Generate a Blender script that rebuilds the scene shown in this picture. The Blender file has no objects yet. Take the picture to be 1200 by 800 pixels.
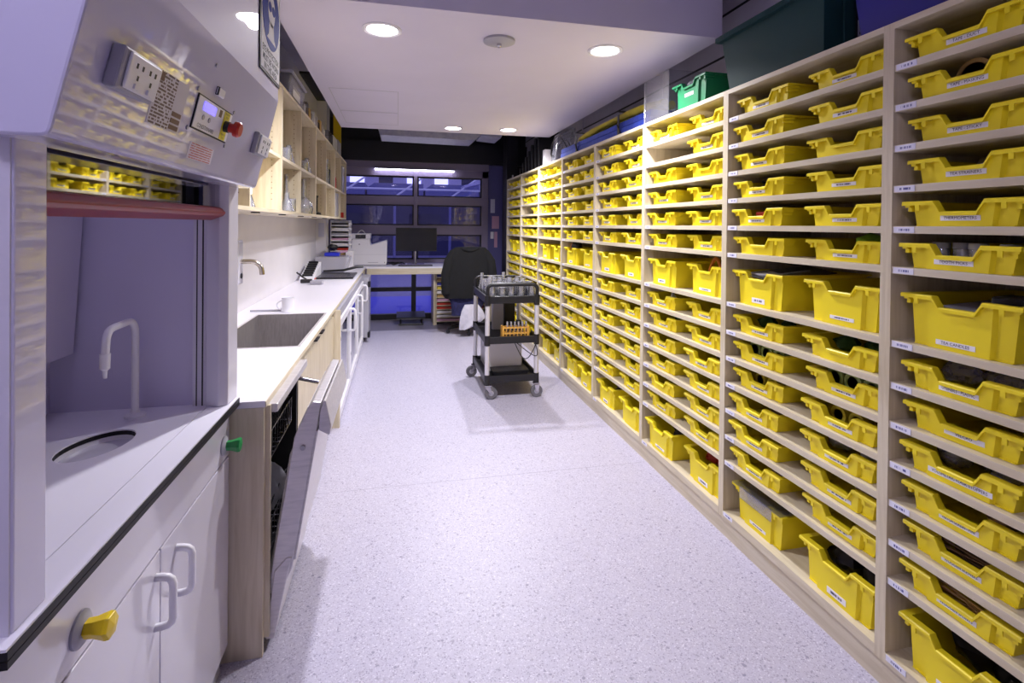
import bpy, bmesh, math, random
from mathutils import Vector, Matrix, noise
R = random.Random(7)
sc = bpy.context.scene
COL = sc.collection
PI = math.pi

# ------------------------------------------------------------------ camera, world, exposure
H = 1.45
cam_d = bpy.data.cameras.new('camera'); cam = bpy.data.objects.new('camera', cam_d); COL.objects.link(cam)
cam_d.sensor_fit = 'HORIZONTAL'; cam_d.sensor_width = 36.0; cam_d.lens = 18.0
cam_d.shift_y = -(400 - 268.9) / 1200.0
cam_d.clip_start = .02; cam_d.clip_end = 300
YAW, PITCH, ROLL = .2205, -.0075, .0105
cam.matrix_world = (Matrix.Translation((0, 0, H)) @ Matrix.Rotation(-YAW, 4, 'Z') @ Matrix.Rotation(PI/2 + PITCH, 4, 'X')
                    @ Matrix.Rotation(ROLL, 4, 'Z'))
sc.camera = cam

w = bpy.data.worlds.new('dusk_sky'); sc.world = w; w.use_nodes = True
bg = w.node_tree.nodes['Background']
bg.inputs[0].default_value = (.5, .5, .86, 1); bg.inputs[1].default_value = 1.0
sc.view_settings.view_transform = 'Standard'
try: sc.view_settings.look = 'None'
except Exception: pass
sc.view_settings.gamma = 1.0
sc.view_settings.use_curve_mapping = False
sc.view_settings.exposure = 0.0
sc.cycles.sample_clamp_indirect = 6.0
sc.cycles.max_bounces = 8
sc.cycles.transparent_max_bounces = 24
DOWNLIGHT = 30.0           # radiance of a downlight lens
SPOT_W = 132.0             # watts of each downlight lamp
PANEL = 38.0               # radiance of the ceiling panel light behind the camera

# ------------------------------------------------------------------ materials
def lin(c):
    return tuple(((v/255)/12.92 if v/255 <= .04045 else ((v/255+.055)/1.055)**2.4) for v in c) + (1,)
M = {}
def mat(name, rgb, rough=.5, metal=0, spec=.5, coat=0, emit=None, strength=0, alpha=1):
    m = bpy.data.materials.new(name); m.use_nodes = True
    b = m.node_tree.nodes['Principled BSDF']
    b.inputs['Base Color'].default_value = lin(rgb)
    b.inputs['Roughness'].default_value = rough
    b.inputs['Metallic'].default_value = metal
    b.inputs['Specular IOR Level'].default_value = spec
    b.inputs['Coat Weight'].default_value = coat
    b.inputs['Coat Roughness'].default_value = .03
    if emit:
        b.inputs['Emission Color'].default_value = lin(emit); b.inputs['Emission Strength'].default_value = strength
    M[name] = m
    return m
def nodes(m): return m.node_tree.nodes, m.node_tree.links, m.node_tree.nodes['Principled BSDF']
def ramp(ns, stops):
    r = ns.new('ShaderNodeValToRGB')
    r.color_ramp.elements[0].position, r.color_ramp.elements[0].color = stops[0]
    r.color_ramp.elements[1].position, r.color_ramp.elements[1].color = stops[-1]
    for p, c in stops[1:-1]:
        e = r.color_ramp.elements.new(p); e.color = c
    return r
def grained(name, a, b, scale, rough=.5, bump=.03, coat=0):
    m = mat(name, a, rough, coat=coat); ns, ln, bs = nodes(m)
    tc = ns.new('ShaderNodeTexCoord'); mp = ns.new('ShaderNodeMapping'); mp.inputs['Scale'].default_value = scale
    n = ns.new('ShaderNodeTexNoise'); n.inputs['Scale'].default_value = 3; n.inputs['Detail'].default_value = 6
    n.inputs['Distortion'].default_value = .6
    r = ramp(ns, [(.3, lin(b)), (.62, lin(a))])
    ln.new(tc.outputs['Object'], mp.inputs[0]); ln.new(mp.outputs[0], n.inputs['Vector'])
    ln.new(n.outputs['Fac'], r.inputs[0]); ln.new(r.outputs[0], bs.inputs['Base Color'])
    bp = ns.new('ShaderNodeBump'); bp.inputs['Strength'].default_value = bump; bp.inputs['Distance'].default_value = .002
    ln.new(n.outputs['Fac'], bp.inputs['Height']); ln.new(bp.outputs[0], bs.inputs['Normal'])
    return m
grained('maple_y', (214, 203, 180), (198, 184, 156), (14, 1.1, 14), .42)
grained('maple_z', (212, 200, 176), (192, 178, 150), (14, 14, 1.1), .42)
grained('maple_x', (214, 203, 180), (198, 184, 156), (1.1, 14, 14), .42)
grained('brushed', (216, 211, 214), (198, 194, 198), (4, 30, 30), .34); M['brushed'].node_tree.nodes['Principled BSDF'].inputs['Metallic'].default_value = .45
grained('sinksteel', (158, 152, 153), (144, 138, 139), (30, 30, 4), .35); M['sinksteel'].node_tree.nodes['Principled BSDF'].inputs['Metallic'].default_value = .6
grained('duct_metal', (170, 170, 200), (150, 150, 185), (5, 5, 5), .4)
def noisy(name, a, b, scale, rough, bump=.0, lo=.35, hi=.65):
    m = mat(name, a, rough); ns, ln, bs = nodes(m)
    tc = ns.new('ShaderNodeTexCoord'); n = ns.new('ShaderNodeTexNoise'); n.inputs['Scale'].default_value = scale
    n.inputs['Detail'].default_value = 4
    r = ramp(ns, [(lo, lin(b)), (hi, lin(a))])
    ln.new(tc.outputs['Object'], n.inputs['Vector']); ln.new(n.outputs['Fac'], r.inputs[0]); ln.new(r.outputs[0], bs.inputs['Base Color'])
    if bump:
        bp = ns.new('ShaderNodeBump'); bp.inputs['Strength'].default_value = bump; bp.inputs['Distance'].default_value = .003
        ln.new(n.outputs['Fac'], bp.inputs['Height']); ln.new(bp.outputs[0], bs.inputs['Normal'])
    return m
noisy('paint_white', (226, 222, 228), (220, 216, 222), 3, .55)
noisy('paint_ceiling', (212, 206, 226), (208, 202, 222), 2, .6)
noisy('paint_grey', (196, 190, 208), (188, 182, 200), 4, .7)
noisy('paint_dark', (26, 25, 38), (20, 20, 30), 5, .5)
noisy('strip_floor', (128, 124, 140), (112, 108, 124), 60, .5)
noisy('jacket_black', (9, 9, 15), (4, 4, 8), 40, .95, .3)
noisy('jacket_navy', (38, 38, 84), (24, 24, 58), 40, .95, .3)
noisy('coat_white', (205, 202, 215), (190, 188, 202), 20, .9, .2)
noisy('foam_blue', (52, 78, 190), (44, 66, 170), 30, .6)
noisy('foam_yellow', (190, 176, 40), (168, 150, 28), 8, .6)
noisy('leaf_green', (70, 110, 52), (38, 66, 30), 6, .9)
noisy('asphalt', (132, 128, 168), (120, 116, 156), 8, .9)
# speckled vinyl floor
m = mat('vinyl_floor', (206, 201, 213), .42); ns, ln, bs = nodes(m)
tc = ns.new('ShaderNodeTexCoord')
v = ns.new('ShaderNodeTexVoronoi'); v.inputs['Scale'].default_value = 260
v2 = ns.new('ShaderNodeTexVoronoi'); v2.inputs['Scale'].default_value = 120
cr = ramp(ns, [(0, lin((142, 137, 160))), (.10, lin((166, 161, 182))), (.2, lin((180, 175, 195))), (.88, lin((186, 182, 201))), (1, lin((212, 209, 223)))])
sep = ns.new('ShaderNodeSeparateColor'); ln.new(tc.outputs['Object'], v.inputs['Vector']); ln.new(v.outputs['Color'], sep.inputs[0])
ln.new(sep.outputs[0], cr.inputs[0])
mx = ns.new('ShaderNodeMix'); mx.data_type = 'RGBA'
sep2 = ns.new('ShaderNodeSeparateColor'); ln.new(tc.outputs['Object'], v2.inputs['Vector']); ln.new(v2.outputs['Color'], sep2.inputs[0])
cr2 = ramp(ns, [(0.0, (1, 1, 1, 1)), (.035, (0, 0, 0, 1))]); ln.new(sep2.outputs[1], cr2.inputs[0])
ln.new(cr2.outputs[0], mx.inputs['Factor']); ln.new(cr.outputs[0], mx.inputs['A']); mx.inputs['B'].default_value = lin((138, 133, 156))
ln.new(mx.outputs['Result'], bs.inputs['Base Color'])

mat('tray_yellow', (240, 218, 34), .4, spec=.4)
mat('card_white', (235, 233, 240), .7, spec=.1)
mat('ink', (50, 48, 70), .7)
mat('hood_white', (214, 210, 224), .14, coat=.3)
mat('hood_gloss', (206, 202, 228), .5, spec=.2, coat=1)
M['hood_gloss'].node_tree.nodes['Principled BSDF'].inputs['Coat IOR'].default_value = 1.6
M['hood_gloss'].node_tree.nodes['Principled BSDF'].inputs['Coat Roughness'].default_value = .012
mat('hood_inner', (206, 200, 226), .3)
mat('worktop_white', (232, 229, 240), .3)
mat('black_edge', (24, 22, 28), .5, spec=.3)
mat('plastic_white', (232, 230, 238), .3)
mat('plastic_grey', (168, 166, 178), .4)
mat('plastic_black', (26, 25, 30), .4)
mat('screen_black', (30, 30, 34), .25)
mat('rubber', (104, 102, 108), .7)
mat('chrome', (205, 203, 208), .18, 1)
mat('tap_brass', (196, 188, 174), .22, 1)
mat('alu', (214, 211, 218), .35, .35)
mat('sash_red', (140, 30, 22), .3)
mat('knob_yellow', (236, 204, 10), .3)
mat('knob_green', (34, 140, 70), .3)
mat('estop_red', (190, 40, 24), .3)
mat('label_yellow', (225, 210, 30), .5)
mat('lcd', (60, 60, 220), .3, emit=(110, 100, 255), strength=2.2)
mat('sign_blue', (64, 72, 160), .7, spec=.1)
mat('bin_darkgreen', (26, 58, 60), .55, spec=.3)
mat('bin_green', (34, 120, 78), .35)
mat('bin_blue', (36, 34, 130), .4)
mat('frame_dark', (128, 118, 148), .4)
mat('frame_black', (24, 22, 30), .4)
mat('column_blue', (92, 90, 146), .4)  # pier's blue light is painted in as base colour
mat('yellow_paint', (206, 176, 8), .4)
mat('red', (190, 52, 36), .45); mat('orange', (214, 120, 30), .45); mat('paper_blue', (44, 44, 130), .6)
mat('paper_pink', (206, 160, 190), .6); mat('paper_yellow', (220, 196, 60), .6); mat('paper_tan', (196, 160, 100), .6)
mat('lid_blue', (36, 50, 210), .35); mat('green_reel', (150, 170, 96), .45); mat('green_sponge', (140, 190, 50), .8)
mat('brown', (120, 92, 66), .7); mat('grey_lid', (150, 148, 150), .5); mat('wood_orange', (214, 160, 70), .5)
mat('shed_blue', (52, 50, 84), .6); mat('shed_pale', (112, 112, 160), .6); mat('facade', (196, 192, 222), .7)
mat('ground_blue', (96, 96, 214), .8)  # blue light falling on the paving is put into its colour
mat('lens', (255, 255, 255), .4, emit=(255, 246, 252), strength=DOWNLIGHT)
mat('panel_lens', (255, 255, 255), .4, emit=(226, 220, 255), strength=PANEL)
mat('strip_lens', (255, 255, 255), .4, emit=(240, 238, 255), strength=14)
mat('lit_window', (255, 255, 255), .4, emit=(225, 225, 255), strength=1.6)
mat('weld', (164, 160, 180), .5)
mat('hood_fill_glow', (255, 255, 255), .4, emit=(225, 215, 255), strength=6)  # glow of the fill strip added inside the fume cupboard
mat('cabinet_lens', (255, 255, 255), .4, emit=(255, 240, 215), strength=60)

def glassy(name, tint, refl=.9, ior=1.45, rough=.02, solid=0.0, solid_rgb=(220, 220, 230)):
    m = bpy.data.materials.new(name); m.use_nodes = True; nt = m.node_tree
    for n in list(nt.nodes): nt.nodes.remove(n)
    o = nt.nodes.new('ShaderNodeOutputMaterial'); t = nt.nodes.new('ShaderNodeBsdfTransparent'); g = nt.nodes.new('ShaderNodeBsdfGlossy')
    t.inputs[0].default_value = tint + (1,); g.inputs['Roughness'].default_value = rough
    fr = nt.nodes.new('ShaderNodeFresnel'); fr.inputs[0].default_value = ior
    mul = nt.nodes.new('ShaderNodeMath'); mul.operation = 'MULTIPLY'; mul.inputs[1].default_value = refl; mul.use_clamp = True
    mx = nt.nodes.new('ShaderNodeMixShader'); nt.links.new(fr.outputs[0], mul.inputs[0]); nt.links.new(mul.outputs[0], mx.inputs[0])
    base = t
    if solid > 0:
        d = nt.nodes.new('ShaderNodeBsdfPrincipled'); d.inputs['Base Color'].default_value = lin(solid_rgb); d.inputs['Roughness'].default_value = .4
        mm = nt.nodes.new('ShaderNodeMixShader'); mm.inputs[0].default_value = solid
        nt.links.new(t.outputs[0], mm.inputs[1]); nt.links.new(d.outputs[0], mm.inputs[2]); base = mm
    nt.links.new(base.outputs[0], mx.inputs[1]); nt.links.new(g.outputs[0], mx.inputs[2]); nt.links.new(mx.outputs[0], o.inputs[0])
    M[name] = m
glassy('pane', (.8, .8, .96), 1.3)
glassy('sash_glass', (.85, .85, .96), 3.2)
glassy('glassware', (.9, .9, .95), 4.0, solid=.28, solid_rgb=(240, 240, 246))
glassy('clear_plastic', (.82, .82, .88), 1.4, rough=.1, solid=.2)
glassy('clear_film', (.94, .94, .97), .6, rough=.08, solid=.05, solid_rgb=(240, 240, 245))
glassy('milky_plastic', (.9, .9, .96), .6, rough=.15, solid=.4, solid_rgb=(235, 233, 245))
glassy('fridge_glass', (.25, .25, .6), 2.5)

def printed(name, paper, ink, axis_u, lo, hi, rows=1, dens=46, fill=.62, band=.22):
    """flat print: broken dark lines on paper; object coords along axis_u, rows down Z"""
    m = mat(name, paper, .6); ns, ln, bs = nodes(m)
    tc = ns.new('ShaderNodeTexCoord'); s = ns.new('ShaderNodeSeparateXYZ'); ln.new(tc.outputs['Generated'], s.inputs[0])
    def math_(op, a, b=None):
        n = ns.new('ShaderNodeMath'); n.operation = op
        for i, q in enumerate((a, b)):
            if q is None: continue
            if isinstance(q, (int, float)): n.inputs[i].default_value = q
            else: ln.new(q, n.inputs[i])
        return n.outputs[0]
    u, vv = s.outputs[axis_u], s.outputs[2]
    row = math_('MULTIPLY', vv, rows)
    fr = math_('ABSOLUTE', math_('SUBTRACT', math_('FRACT', row), .5))
    inrow = math_('LESS_THAN', fr, band)
    inu = math_('MULTIPLY', math_('GREATER_THAN', u, lo), math_('LESS_THAN', u, hi))
    cx = ns.new('ShaderNodeCombineXYZ'); ln.new(math_('MULTIPLY', u, dens), cx.inputs[0]); ln.new(math_('MULTIPLY', math_('FLOOR', row), 7.3), cx.inputs[1])
    oi = ns.new('ShaderNodeObjectInfo'); ln.new(math_('MULTIPLY', oi.outputs['Random'], 50), cx.inputs[2])
    n = ns.new('ShaderNodeTexNoise'); n.inputs['Scale'].default_value = 1; n.inputs['Detail'].default_value = 1; ln.new(cx.outputs[0], n.inputs['Vector'])
    on = math_('MULTIPLY', math_('MULTIPLY', inrow, inu), math_('LESS_THAN', n.outputs['Fac'], fill))
    mx = ns.new('ShaderNodeMix'); mx.data_type = 'RGBA'; ln.new(on, mx.inputs['Factor'])
    mx.inputs['A'].default_value = lin(paper); mx.inputs['B'].default_value = lin(ink); ln.new(mx.outputs['Result'], bs.inputs['Base Color'])
printed('card_print', (236, 233, 242), (70, 66, 100), 1, .2, .8, 1, 40, .56, .2)
printed('shelf_print', (226, 224, 240), (90, 90, 150), 1, .2, .75, 1, 26, .52, .2)
printed('sheet_print', (206, 200, 206), (110, 90, 80), 1, .05, .62, 16, 18, .55, .3)
printed('red_print', (216, 208, 222), (190, 110, 110), 1, .06, .94, 7, 24, .62, .26)
printed('poster_print', (200, 200, 225), (80, 80, 130), 1, .1, .9, 8, 14, .5, .3)

# ------------------------------------------------------------------ mesh helpers
ORG = {}
class MB:
    def __init__(s): s.v = []; s.f = []
    def add(s, vs, fs):
        o = len(s.v); s.v += [tuple(p) for p in vs]; s.f += [tuple(i + o for i in f) for f in fs]; return s
    def box(s, x0, x1, y0, y1, z0, z1):
        return s.add([(x0,y0,z0),(x1,y0,z0),(x1,y1,z0),(x0,y1,z0),(x0,y0,z1),(x1,y0,z1),(x1,y1,z1),(x0,y1,z1)],
                     [(3,2,1,0),(4,5,6,7),(0,1,5,4),(1,2,6,5),(2,3,7,6),(3,0,4,7)])
    def prism(s, poly, a, b, axis='y'):
        """poly of 2-D points extruded along axis; y: (x,z)  x: (y,z)  z: (x,y)"""
        def P(p, t): return {'y': (p[0], t, p[1]), 'x': (t, p[0], p[1]), 'z': (p[0], p[1], t)}[axis]
        n = len(poly); vs = [P(p, a) for p in poly] + [P(p, b) for p in poly]
        fs = [tuple(range(n)), tuple(range(2*n-1, n-1, -1))] + [(i, n+i, n+(i+1) % n, (i+1) % n) for i in range(n)]
        return s.add(vs, fs)
    def tube(s, pts, r, seg=8, caps=True, closed=False):
        pts = [Vector(p) for p in pts]; n = len(pts); rings = []; up = None
        for i, p in enumerate(pts):
            if closed: d = pts[(i+1) % n] - pts[i-1]
            else: d = pts[min(i+1, n-1)] - pts[max(i-1, 0)]
            d.normalize()
            if up is None:
                up = Vector((0,0,1)) if abs(d.z) < .9 else Vector((1,0,0))
            a = d.cross(up); 
            if a.length < 1e-6: a = d.orthogonal()
            a.normalize(); b = a.cross(d).normalized(); up = b
            rr = r[i] if isinstance(r, (list, tuple)) else r
            rings.append([p + a*math.cos(2*PI*k/seg)*rr + b*math.sin(2*PI*k/seg)*rr for k in range(seg)])
        vs = [q for ring in rings for q in ring]; fs = []
        for i in range(n if closed else n-1):
            j = (i+1) % n
            for k in range(seg): fs.append((i*seg+k, i*seg+(k+1) % seg, j*seg+(k+1) % seg, j*seg+k))
        if caps and not closed: fs += [tuple(range(seg-1, -1, -1)), tuple((n-1)*seg+k for k in range(seg))]
        return s.add(vs, fs)
    def lathe(s, prof, c=(0,0,0), seg=16, axis='z'):
        """prof (r,h) revolved about axis through c"""
        vs = []
        for r, h in prof:
            for k in range(seg):
                a = 2*PI*k/seg; u, v = r*math.cos(a), r*math.sin(a)
                vs.append({'z': (c[0]+u, c[1]+v, c[2]+h), 'x': (c[0]+h, c[1]+u, c[2]+v), 'y': (c[0]+u, c[1]+h, c[2]-v)}[axis])
        fs = []
        for i in range(len(prof)-1):
            for k in range(seg): fs.append((i*seg+k, i*seg+(k+1) % seg, (i+1)*seg+(k+1) % seg, (i+1)*seg+k))
        if prof[0][0] > 1e-5: fs.append(tuple(range(seg-1, -1, -1)))
        if prof[-1][0] > 1e-5: fs.append(tuple((len(prof)-1)*seg+k for k in range(seg)))
        return s.add(vs, fs)
    def obox(s, c, ax, ay, az, hx, hy, hz):
        c = Vector(c); ax, ay, az = (Vector(q).normalized() for q in (ax, ay, az)); vs = []
        for sz in (-1, 1):
            for sx, sy in ((-1,-1),(1,-1),(1,1),(-1,1)): vs.append(c + ax*hx*sx + ay*hy*sy + az*hz*sz)
        return s.add(vs, [(3,2,1,0),(4,5,6,7),(0,1,5,4),(1,2,6,5),(2,3,7,6),(3,0,4,7)])
    def plate_hole(s, outer, hole, z0, z1):
        """flat plate with a hole, both loops of (x,y)"""
        bm = bmesh.new(); es = []
        for loop in (outer, hole):
            vs = [bm.verts.new((p[0], p[1], 0)) for p in loop]
            es += [bm.edges.new((vs[i], vs[(i+1) % len(vs)])) for i in range(len(vs))]
        bmesh.ops.triangle_fill(bm, edges=es, use_beauty=True)
        bm.verts.index_update(); pts = [v.co.copy() for v in bm.verts]; tris = [tuple(v.index for v in f.verts) for f in bm.faces]
        bm.free(); n = len(pts)
        s.add([(p.x,p.y,z1) for p in pts], tris); s.add([(p.x,p.y,z0) for p in pts], [t[::-1] for t in tris])
        for loop in (outer, hole):
            k = len(loop); s.add([(p[0],p[1],z0) for p in loop] + [(p[0],p[1],z1) for p in loop], [(i, (i+1) % k, k+(i+1) % k, k+i) for i in range(k)])
        return s
    def mesh(s, name, org=(0,0,0), smooth=False):
        me = bpy.data.meshes.new(name)
        me.from_pydata([(p[0]-org[0], p[1]-org[1], p[2]-org[2]) for p in s.v], [], s.f); me.update()
        bm = bmesh.new(); bm.from_mesh(me); bmesh.ops.recalc_face_normals(bm, faces=bm.faces); bm.to_mesh(me); bm.free()
        if smooth:
            for p in me.polygons: p.use_smooth = True
            me.set_sharp_from_angle(angle=math.radians(40))
        return me
    def build(s, name, material, parent=None, smooth=False, bevel=0, org=None, label=None):
        o3 = org if org is not None else (ORG.get(parent, (0,0,0)) if parent else (0,0,0))
        me = s.mesh(name, o3, smooth); me.materials.append(M[material]); o = bpy.data.objects.new(name, me); COL.objects.link(o)
        if parent: o.parent = parent
        else: o.location = o3
        ORG[o] = tuple(o3)
        if bevel:
            b = o.modifiers.new('edge', 'BEVEL'); b.width = bevel; b.segments = 2; b.limit_method = 'ANGLE'; b.angle_limit = math.radians(30)
        if label: o['label'] = label
        return o
def box(*a): return MB().box(*a)
def tag(o, label, cat, group=None, kind=None):
    o['label'] = label; o['category'] = cat
    if group: o['group'] = group
    if kind: o['kind'] = kind
    return o
def thing(name, label, cat, loc=(0,0,0), group=None, rz=0):
    o = bpy.data.objects.new(name, None); COL.objects.link(o); o.location = loc; o.rotation_euler = (0,0,rz); o.empty_display_size = .05
    ORG[o] = tuple(loc) if rz == 0 else (0,0,0)
    return tag(o, label, cat, group)
def struct(o, label=None, cat=None):
    o['kind'] = 'structure'
    if label: o['label'] = label
    if cat: o['category'] = cat
    return o
def share(o, parent, name, loc=(0,0,0)):
    """another object with the same mesh data"""
    c = o.copy(); c.name = name; COL.objects.link(c); c.parent = parent; c.location = loc
    return c
def text_mesh(body, h, wmax, bold=0.0):
    cu = bpy.data.curves.new('lettering', 'FONT'); cu.body = body; cu.size = h; cu.align_x = 'CENTER'; cu.align_y = 'CENTER'
    cu.resolution_u = 2; cu.offset = bold
    o = bpy.data.objects.new('lettering', cu); COL.objects.link(o)
    dg = bpy.context.evaluated_depsgraph_get(); me = bpy.data.meshes.new_from_object(o.evaluated_get(dg))
    bpy.data.objects.remove(o); bpy.data.curves.remove(cu)
    xs = [v.co.x for v in me.vertices] or [0]
    wd = max(xs) - min(xs)
    k = min(1, wmax / wd) if wd > 0 else 1
    for v in me.vertices: v.co.x *= k
    return me
def lettering(body, h, wmax, origin, ex, ey, parent, material='ink', name='lettering', bold=0.0):
    """text laid on the plane through origin (thing-local) spanned by ex, ey"""
    me = text_mesh(body, h, wmax, bold); ex, ey = Vector(ex).normalized(), Vector(ey).normalized()
    po = Vector(ORG.get(parent, (0,0,0))); og = Vector(origin) - po
    for v in me.vertices: v.co = og + ex*v.co.x + ey*v.co.y
    me.materials.append(M[material]); o = bpy.data.objects.new(name, me); COL.objects.link(o); o.parent = parent; ORG[o] = tuple(po)
    return o

# ------------------------------------------------------------------ the room
XL, XR, YN, YW, ZC = -1.02, 2.0, -2.2, 8.05, 3.05
SHX = 1.506                                   # front plane of the tray shelving
struct(box(XL-.1, XR+.1, YN-.1, 7.18, -.1, 0).build('floor', 'vinyl_floor'), 'pale lilac speckled vinyl floor', 'floor')
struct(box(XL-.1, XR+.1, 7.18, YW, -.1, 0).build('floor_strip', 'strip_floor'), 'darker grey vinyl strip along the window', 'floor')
struct(box(XL-.1, XL, YN-.1, YW+.1, 0, ZC).build('wall_left', 'paint_white'), 'white plaster wall behind the bench', 'wall')
wr = struct(box(XR, XR+.1, YN-.1, YW+.1, 0, ZC).build('wall_right', 'paint_grey'), 'grey wall above the tray shelving', 'wall')
for z in (2.52, 2.78): box(XR-.006, XR, YN, YW, z, z+.012).build('joint_cover', 'frame_black', wr)
for y in (3.62, 5.35, 6.35): box(XR-.012, XR, y, y+.03, 2.1, ZC).build('conduit', 'paint_grey', wr)
struct(box(XL-.1, XR+.1, YN-.1, YN, 0, ZC).build('wall_near', 'paint_white'), 'plain wall closing the room opposite the window', 'wall')
struct(box(XL-.1, XR+.1, YN-.1, YW+.1, ZC, ZC+.1).build('ceiling', 'paint_grey'), 'grey high ceiling around the white bulkhead', 'ceiling')
struct(box(XL, XR, 5.75, YW, ZC-.02, ZC).build('ceiling_dark', 'paint_dark'), 'black ceiling strip before the window', 'ceiling')

# dropped ceiling bulkhead
BZ = 2.45
bulk = struct(box(-.575, 1.665, 2.405, 5.56, BZ, ZC).build('ceiling_bulkhead', 'paint_ceiling'), 'white dropped ceiling bulkhead with downlights', 'ceiling')
for (x0, x1, y0, y1) in ((-.5, 0, 3.97, 4.72), (-.5, 0, 4.74, 5.3)):
    MB().box(x0, x1, y0, y0+.004, BZ-.0015, BZ).box(x0, x1, y1-.004, y1, BZ-.0015, BZ).box(x0, x0+.004, y0, y1, BZ-.0015, BZ).box(x1-.004, x1, y0, y1, BZ-.0015, BZ).build('access_panel_joint', 'plastic_grey', bulk)
def downlight(x, y, label):
    t = thing('downlight', label, 'ceiling light', (x, y, BZ), 'round downlights in the bulkhead')
    MB().lathe([(.098, 0), (.1, -.004), (.09, -.009), (.078, -.006), (.076, -.001)], (x, y, BZ), 32).build('trim_ring', 'plastic_white', t, True)
    MB().lathe([(.0, -.0035), (.075, -.0035), (.075, -.001), (0, -.001)], (x, y, BZ), 32).build('lens', 'lens', t)
    ld = bpy.data.lights.new('downlight_lamp', 'SPOT'); ld.energy = SPOT_W; ld.color = (.97, .955, 1.0); ld.spot_size = math.radians(152); ld.spot_blend = .75; ld.shadow_soft_size = .035
    lo = bpy.data.objects.new('downlight_lamp', ld); COL.objects.link(lo); lo.parent = t; lo.location = (0, 0, -.02)
downlight(-.084, 2.72, 'round white downlight above the sink end of the bench')
downlight(1.142, 2.73, 'round white downlight close above the tray shelving, near the smoke alarm')
downlight(.553, 5.29, 'small far downlight over the aisle before the window')
downlight(1.124, 5.23, 'small far downlight closest to the shelving by the window')
t = thing('smoke_alarm', 'flat round white smoke alarm between two downlights', 'smoke alarm', (.528, 2.72, BZ))
MB().lathe([(.085, 0), (.085, -.012), (.06, -.02), (0, -.02)], (.528, 2.72, BZ), 28).build('base', 'plastic_grey', t, True)
MB().lathe([(.013, -.02), (.013, -.034), (.006, -.04), (0, -.04)], (.528, 2.72, BZ), 12).build('sensor_tip', 'chrome', t, True)
for i, (x, y) in enumerate(((-.62, -.35),)):
    t = thing('ceiling_panel_light', 'square lilac panel light on the high ceiling', 'ceiling light', (x, y, ZC))
    s = .22
    box(x-s-.02, x+s+.02, y-s-.02, y+s+.02, ZC-.03, ZC).build('frame', 'plastic_white', t)
    box(x-s, x+s, y-s, y+s, ZC-.034, ZC-.03).build('diffuser', 'panel_lens', t)

# window wall ------------------------------------------------------
wn = thing('window_1', 'large dark framed window with six panes above the desk', 'window', (0, YW, 0)); wn['kind'] = 'structure'
XA, XB, XM0, XM1 = XL, 1.40, .245, .297
def fr(x0, x1, z0, z1, d=.05, mt='frame_dark', n='frame_bar'): return box(x0, x1, YW-d, YW+.03, z0, z1).build(n, mt, wn, bevel=.003)
fr(XA, XB, 2.19, 2.30, .06); fr(XA, XB, 1.755, 1.88, .07); fr(XA, XB, 1.30, 1.44, .07); fr(XA, XB, .86, .92, .05)
fr(XM0, XM1, .92, 2.30, .075); fr(1.30, XB, 0, 2.40, .06); fr(XA, -.86, .92, 2.40, .05)
for z in (1.88, 1.44, .92):                 # black inner sash rims
    for (a, b) in ((-.86, XM0), (XM1, 1.30)):
        zt = {1.88: 2.19, 1.44: 1.755, .92: 1.30}[z]
        MB().box(a, b, YW-.03, YW, z, z+.02).box(a, b, YW-.03, YW, zt-.022, zt).box(a, a+.022, YW-.03, YW, z, zt).box(b-.022, b, YW-.03, YW, z, zt).build('sash', 'frame_black', wn)
        box(a+.02, b-.02, YW-.012, YW-.006, z+.018, zt-.02).build('pane', 'pane', wn)
fr(XA, XB, 0, .085, .05, 'frame_black'); fr(XA, XB, .43, .49, .05, 'frame_black'); fr(.22, .29, .085, .86, .055, 'frame_black')
for (a, b) in ((XA, .22), (.29, 1.30)):
    for (z0, z1) in ((.085, .43), (.49, .86)): box(a, b, YW-.012, YW-.006, z0, z1).build('pane', 'pane', wn)
struct(box(XL, XR, YW-.16, YW+.05, 2.40, 2.70).build('trim_1', 'paint_dark'), 'black beam over the window', 'beam')
struct(box(XL, XR, YW-.05, YW+.05, 2.70, ZC).build('wall_window', 'paint_dark'), 'black wall above the window beam', 'wall')
struct(box(XL, XB, YW-.10, YW+.04, 2.30, 2.40).build('trim_2', 'frame_dark'), 'purple grey window head below the black beam', 'beam')
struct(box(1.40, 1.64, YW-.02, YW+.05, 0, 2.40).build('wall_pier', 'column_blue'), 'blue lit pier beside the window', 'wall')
struct(box(1.56, 1.72, 7.35, 7.62, 0, ZC).build('trim_3', 'frame_black', bevel=.004), 'black steel column at the end of the shelving', 'column')
struct(box(1.64, XR, YW-.02, YW+.05, 0, 2.4).build('wall_corner', 'paint_dark'), 'black wall in the corner behind the column', 'wall')
t = thing('strip_light', 'long thin bright strip light on the window head', 'light', (.25, YW-.12, 2.27))
box(-.345, .865, YW-.14, YW-.10, 2.285, 2.30).build('housing', 'frame_dark', t); box(-.335, .855, YW-.138, YW-.105, 2.268, 2.285).build('tube', 'strip_lens', t)
for (x0, x1, z0, z1, mt, lb) in ((1.445, 1.515, 1.65, 1.87, 'poster_print', 'narrow framed notice, highest on the pier'), (1.47, 1.585, 1.40, 1.60, 'paper_pink', 'pink and white leaflet in the middle of the pier'), (1.45, 1.50, 1.24, 1.35, 'card_white', 'small white card low on the pier'), (1.51, 1.56, 1.10, 1.35, 'paper_pink', 'tall pink leaflet low on the pier')):
    tag(box(x0, x1, YW-.024, YW-.02, z0, z1).build('pinned_notice', mt, org=((x0+x1)/2, YW-.022, z0)), lb, 'notice', 'papers pinned beside the window')
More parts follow.
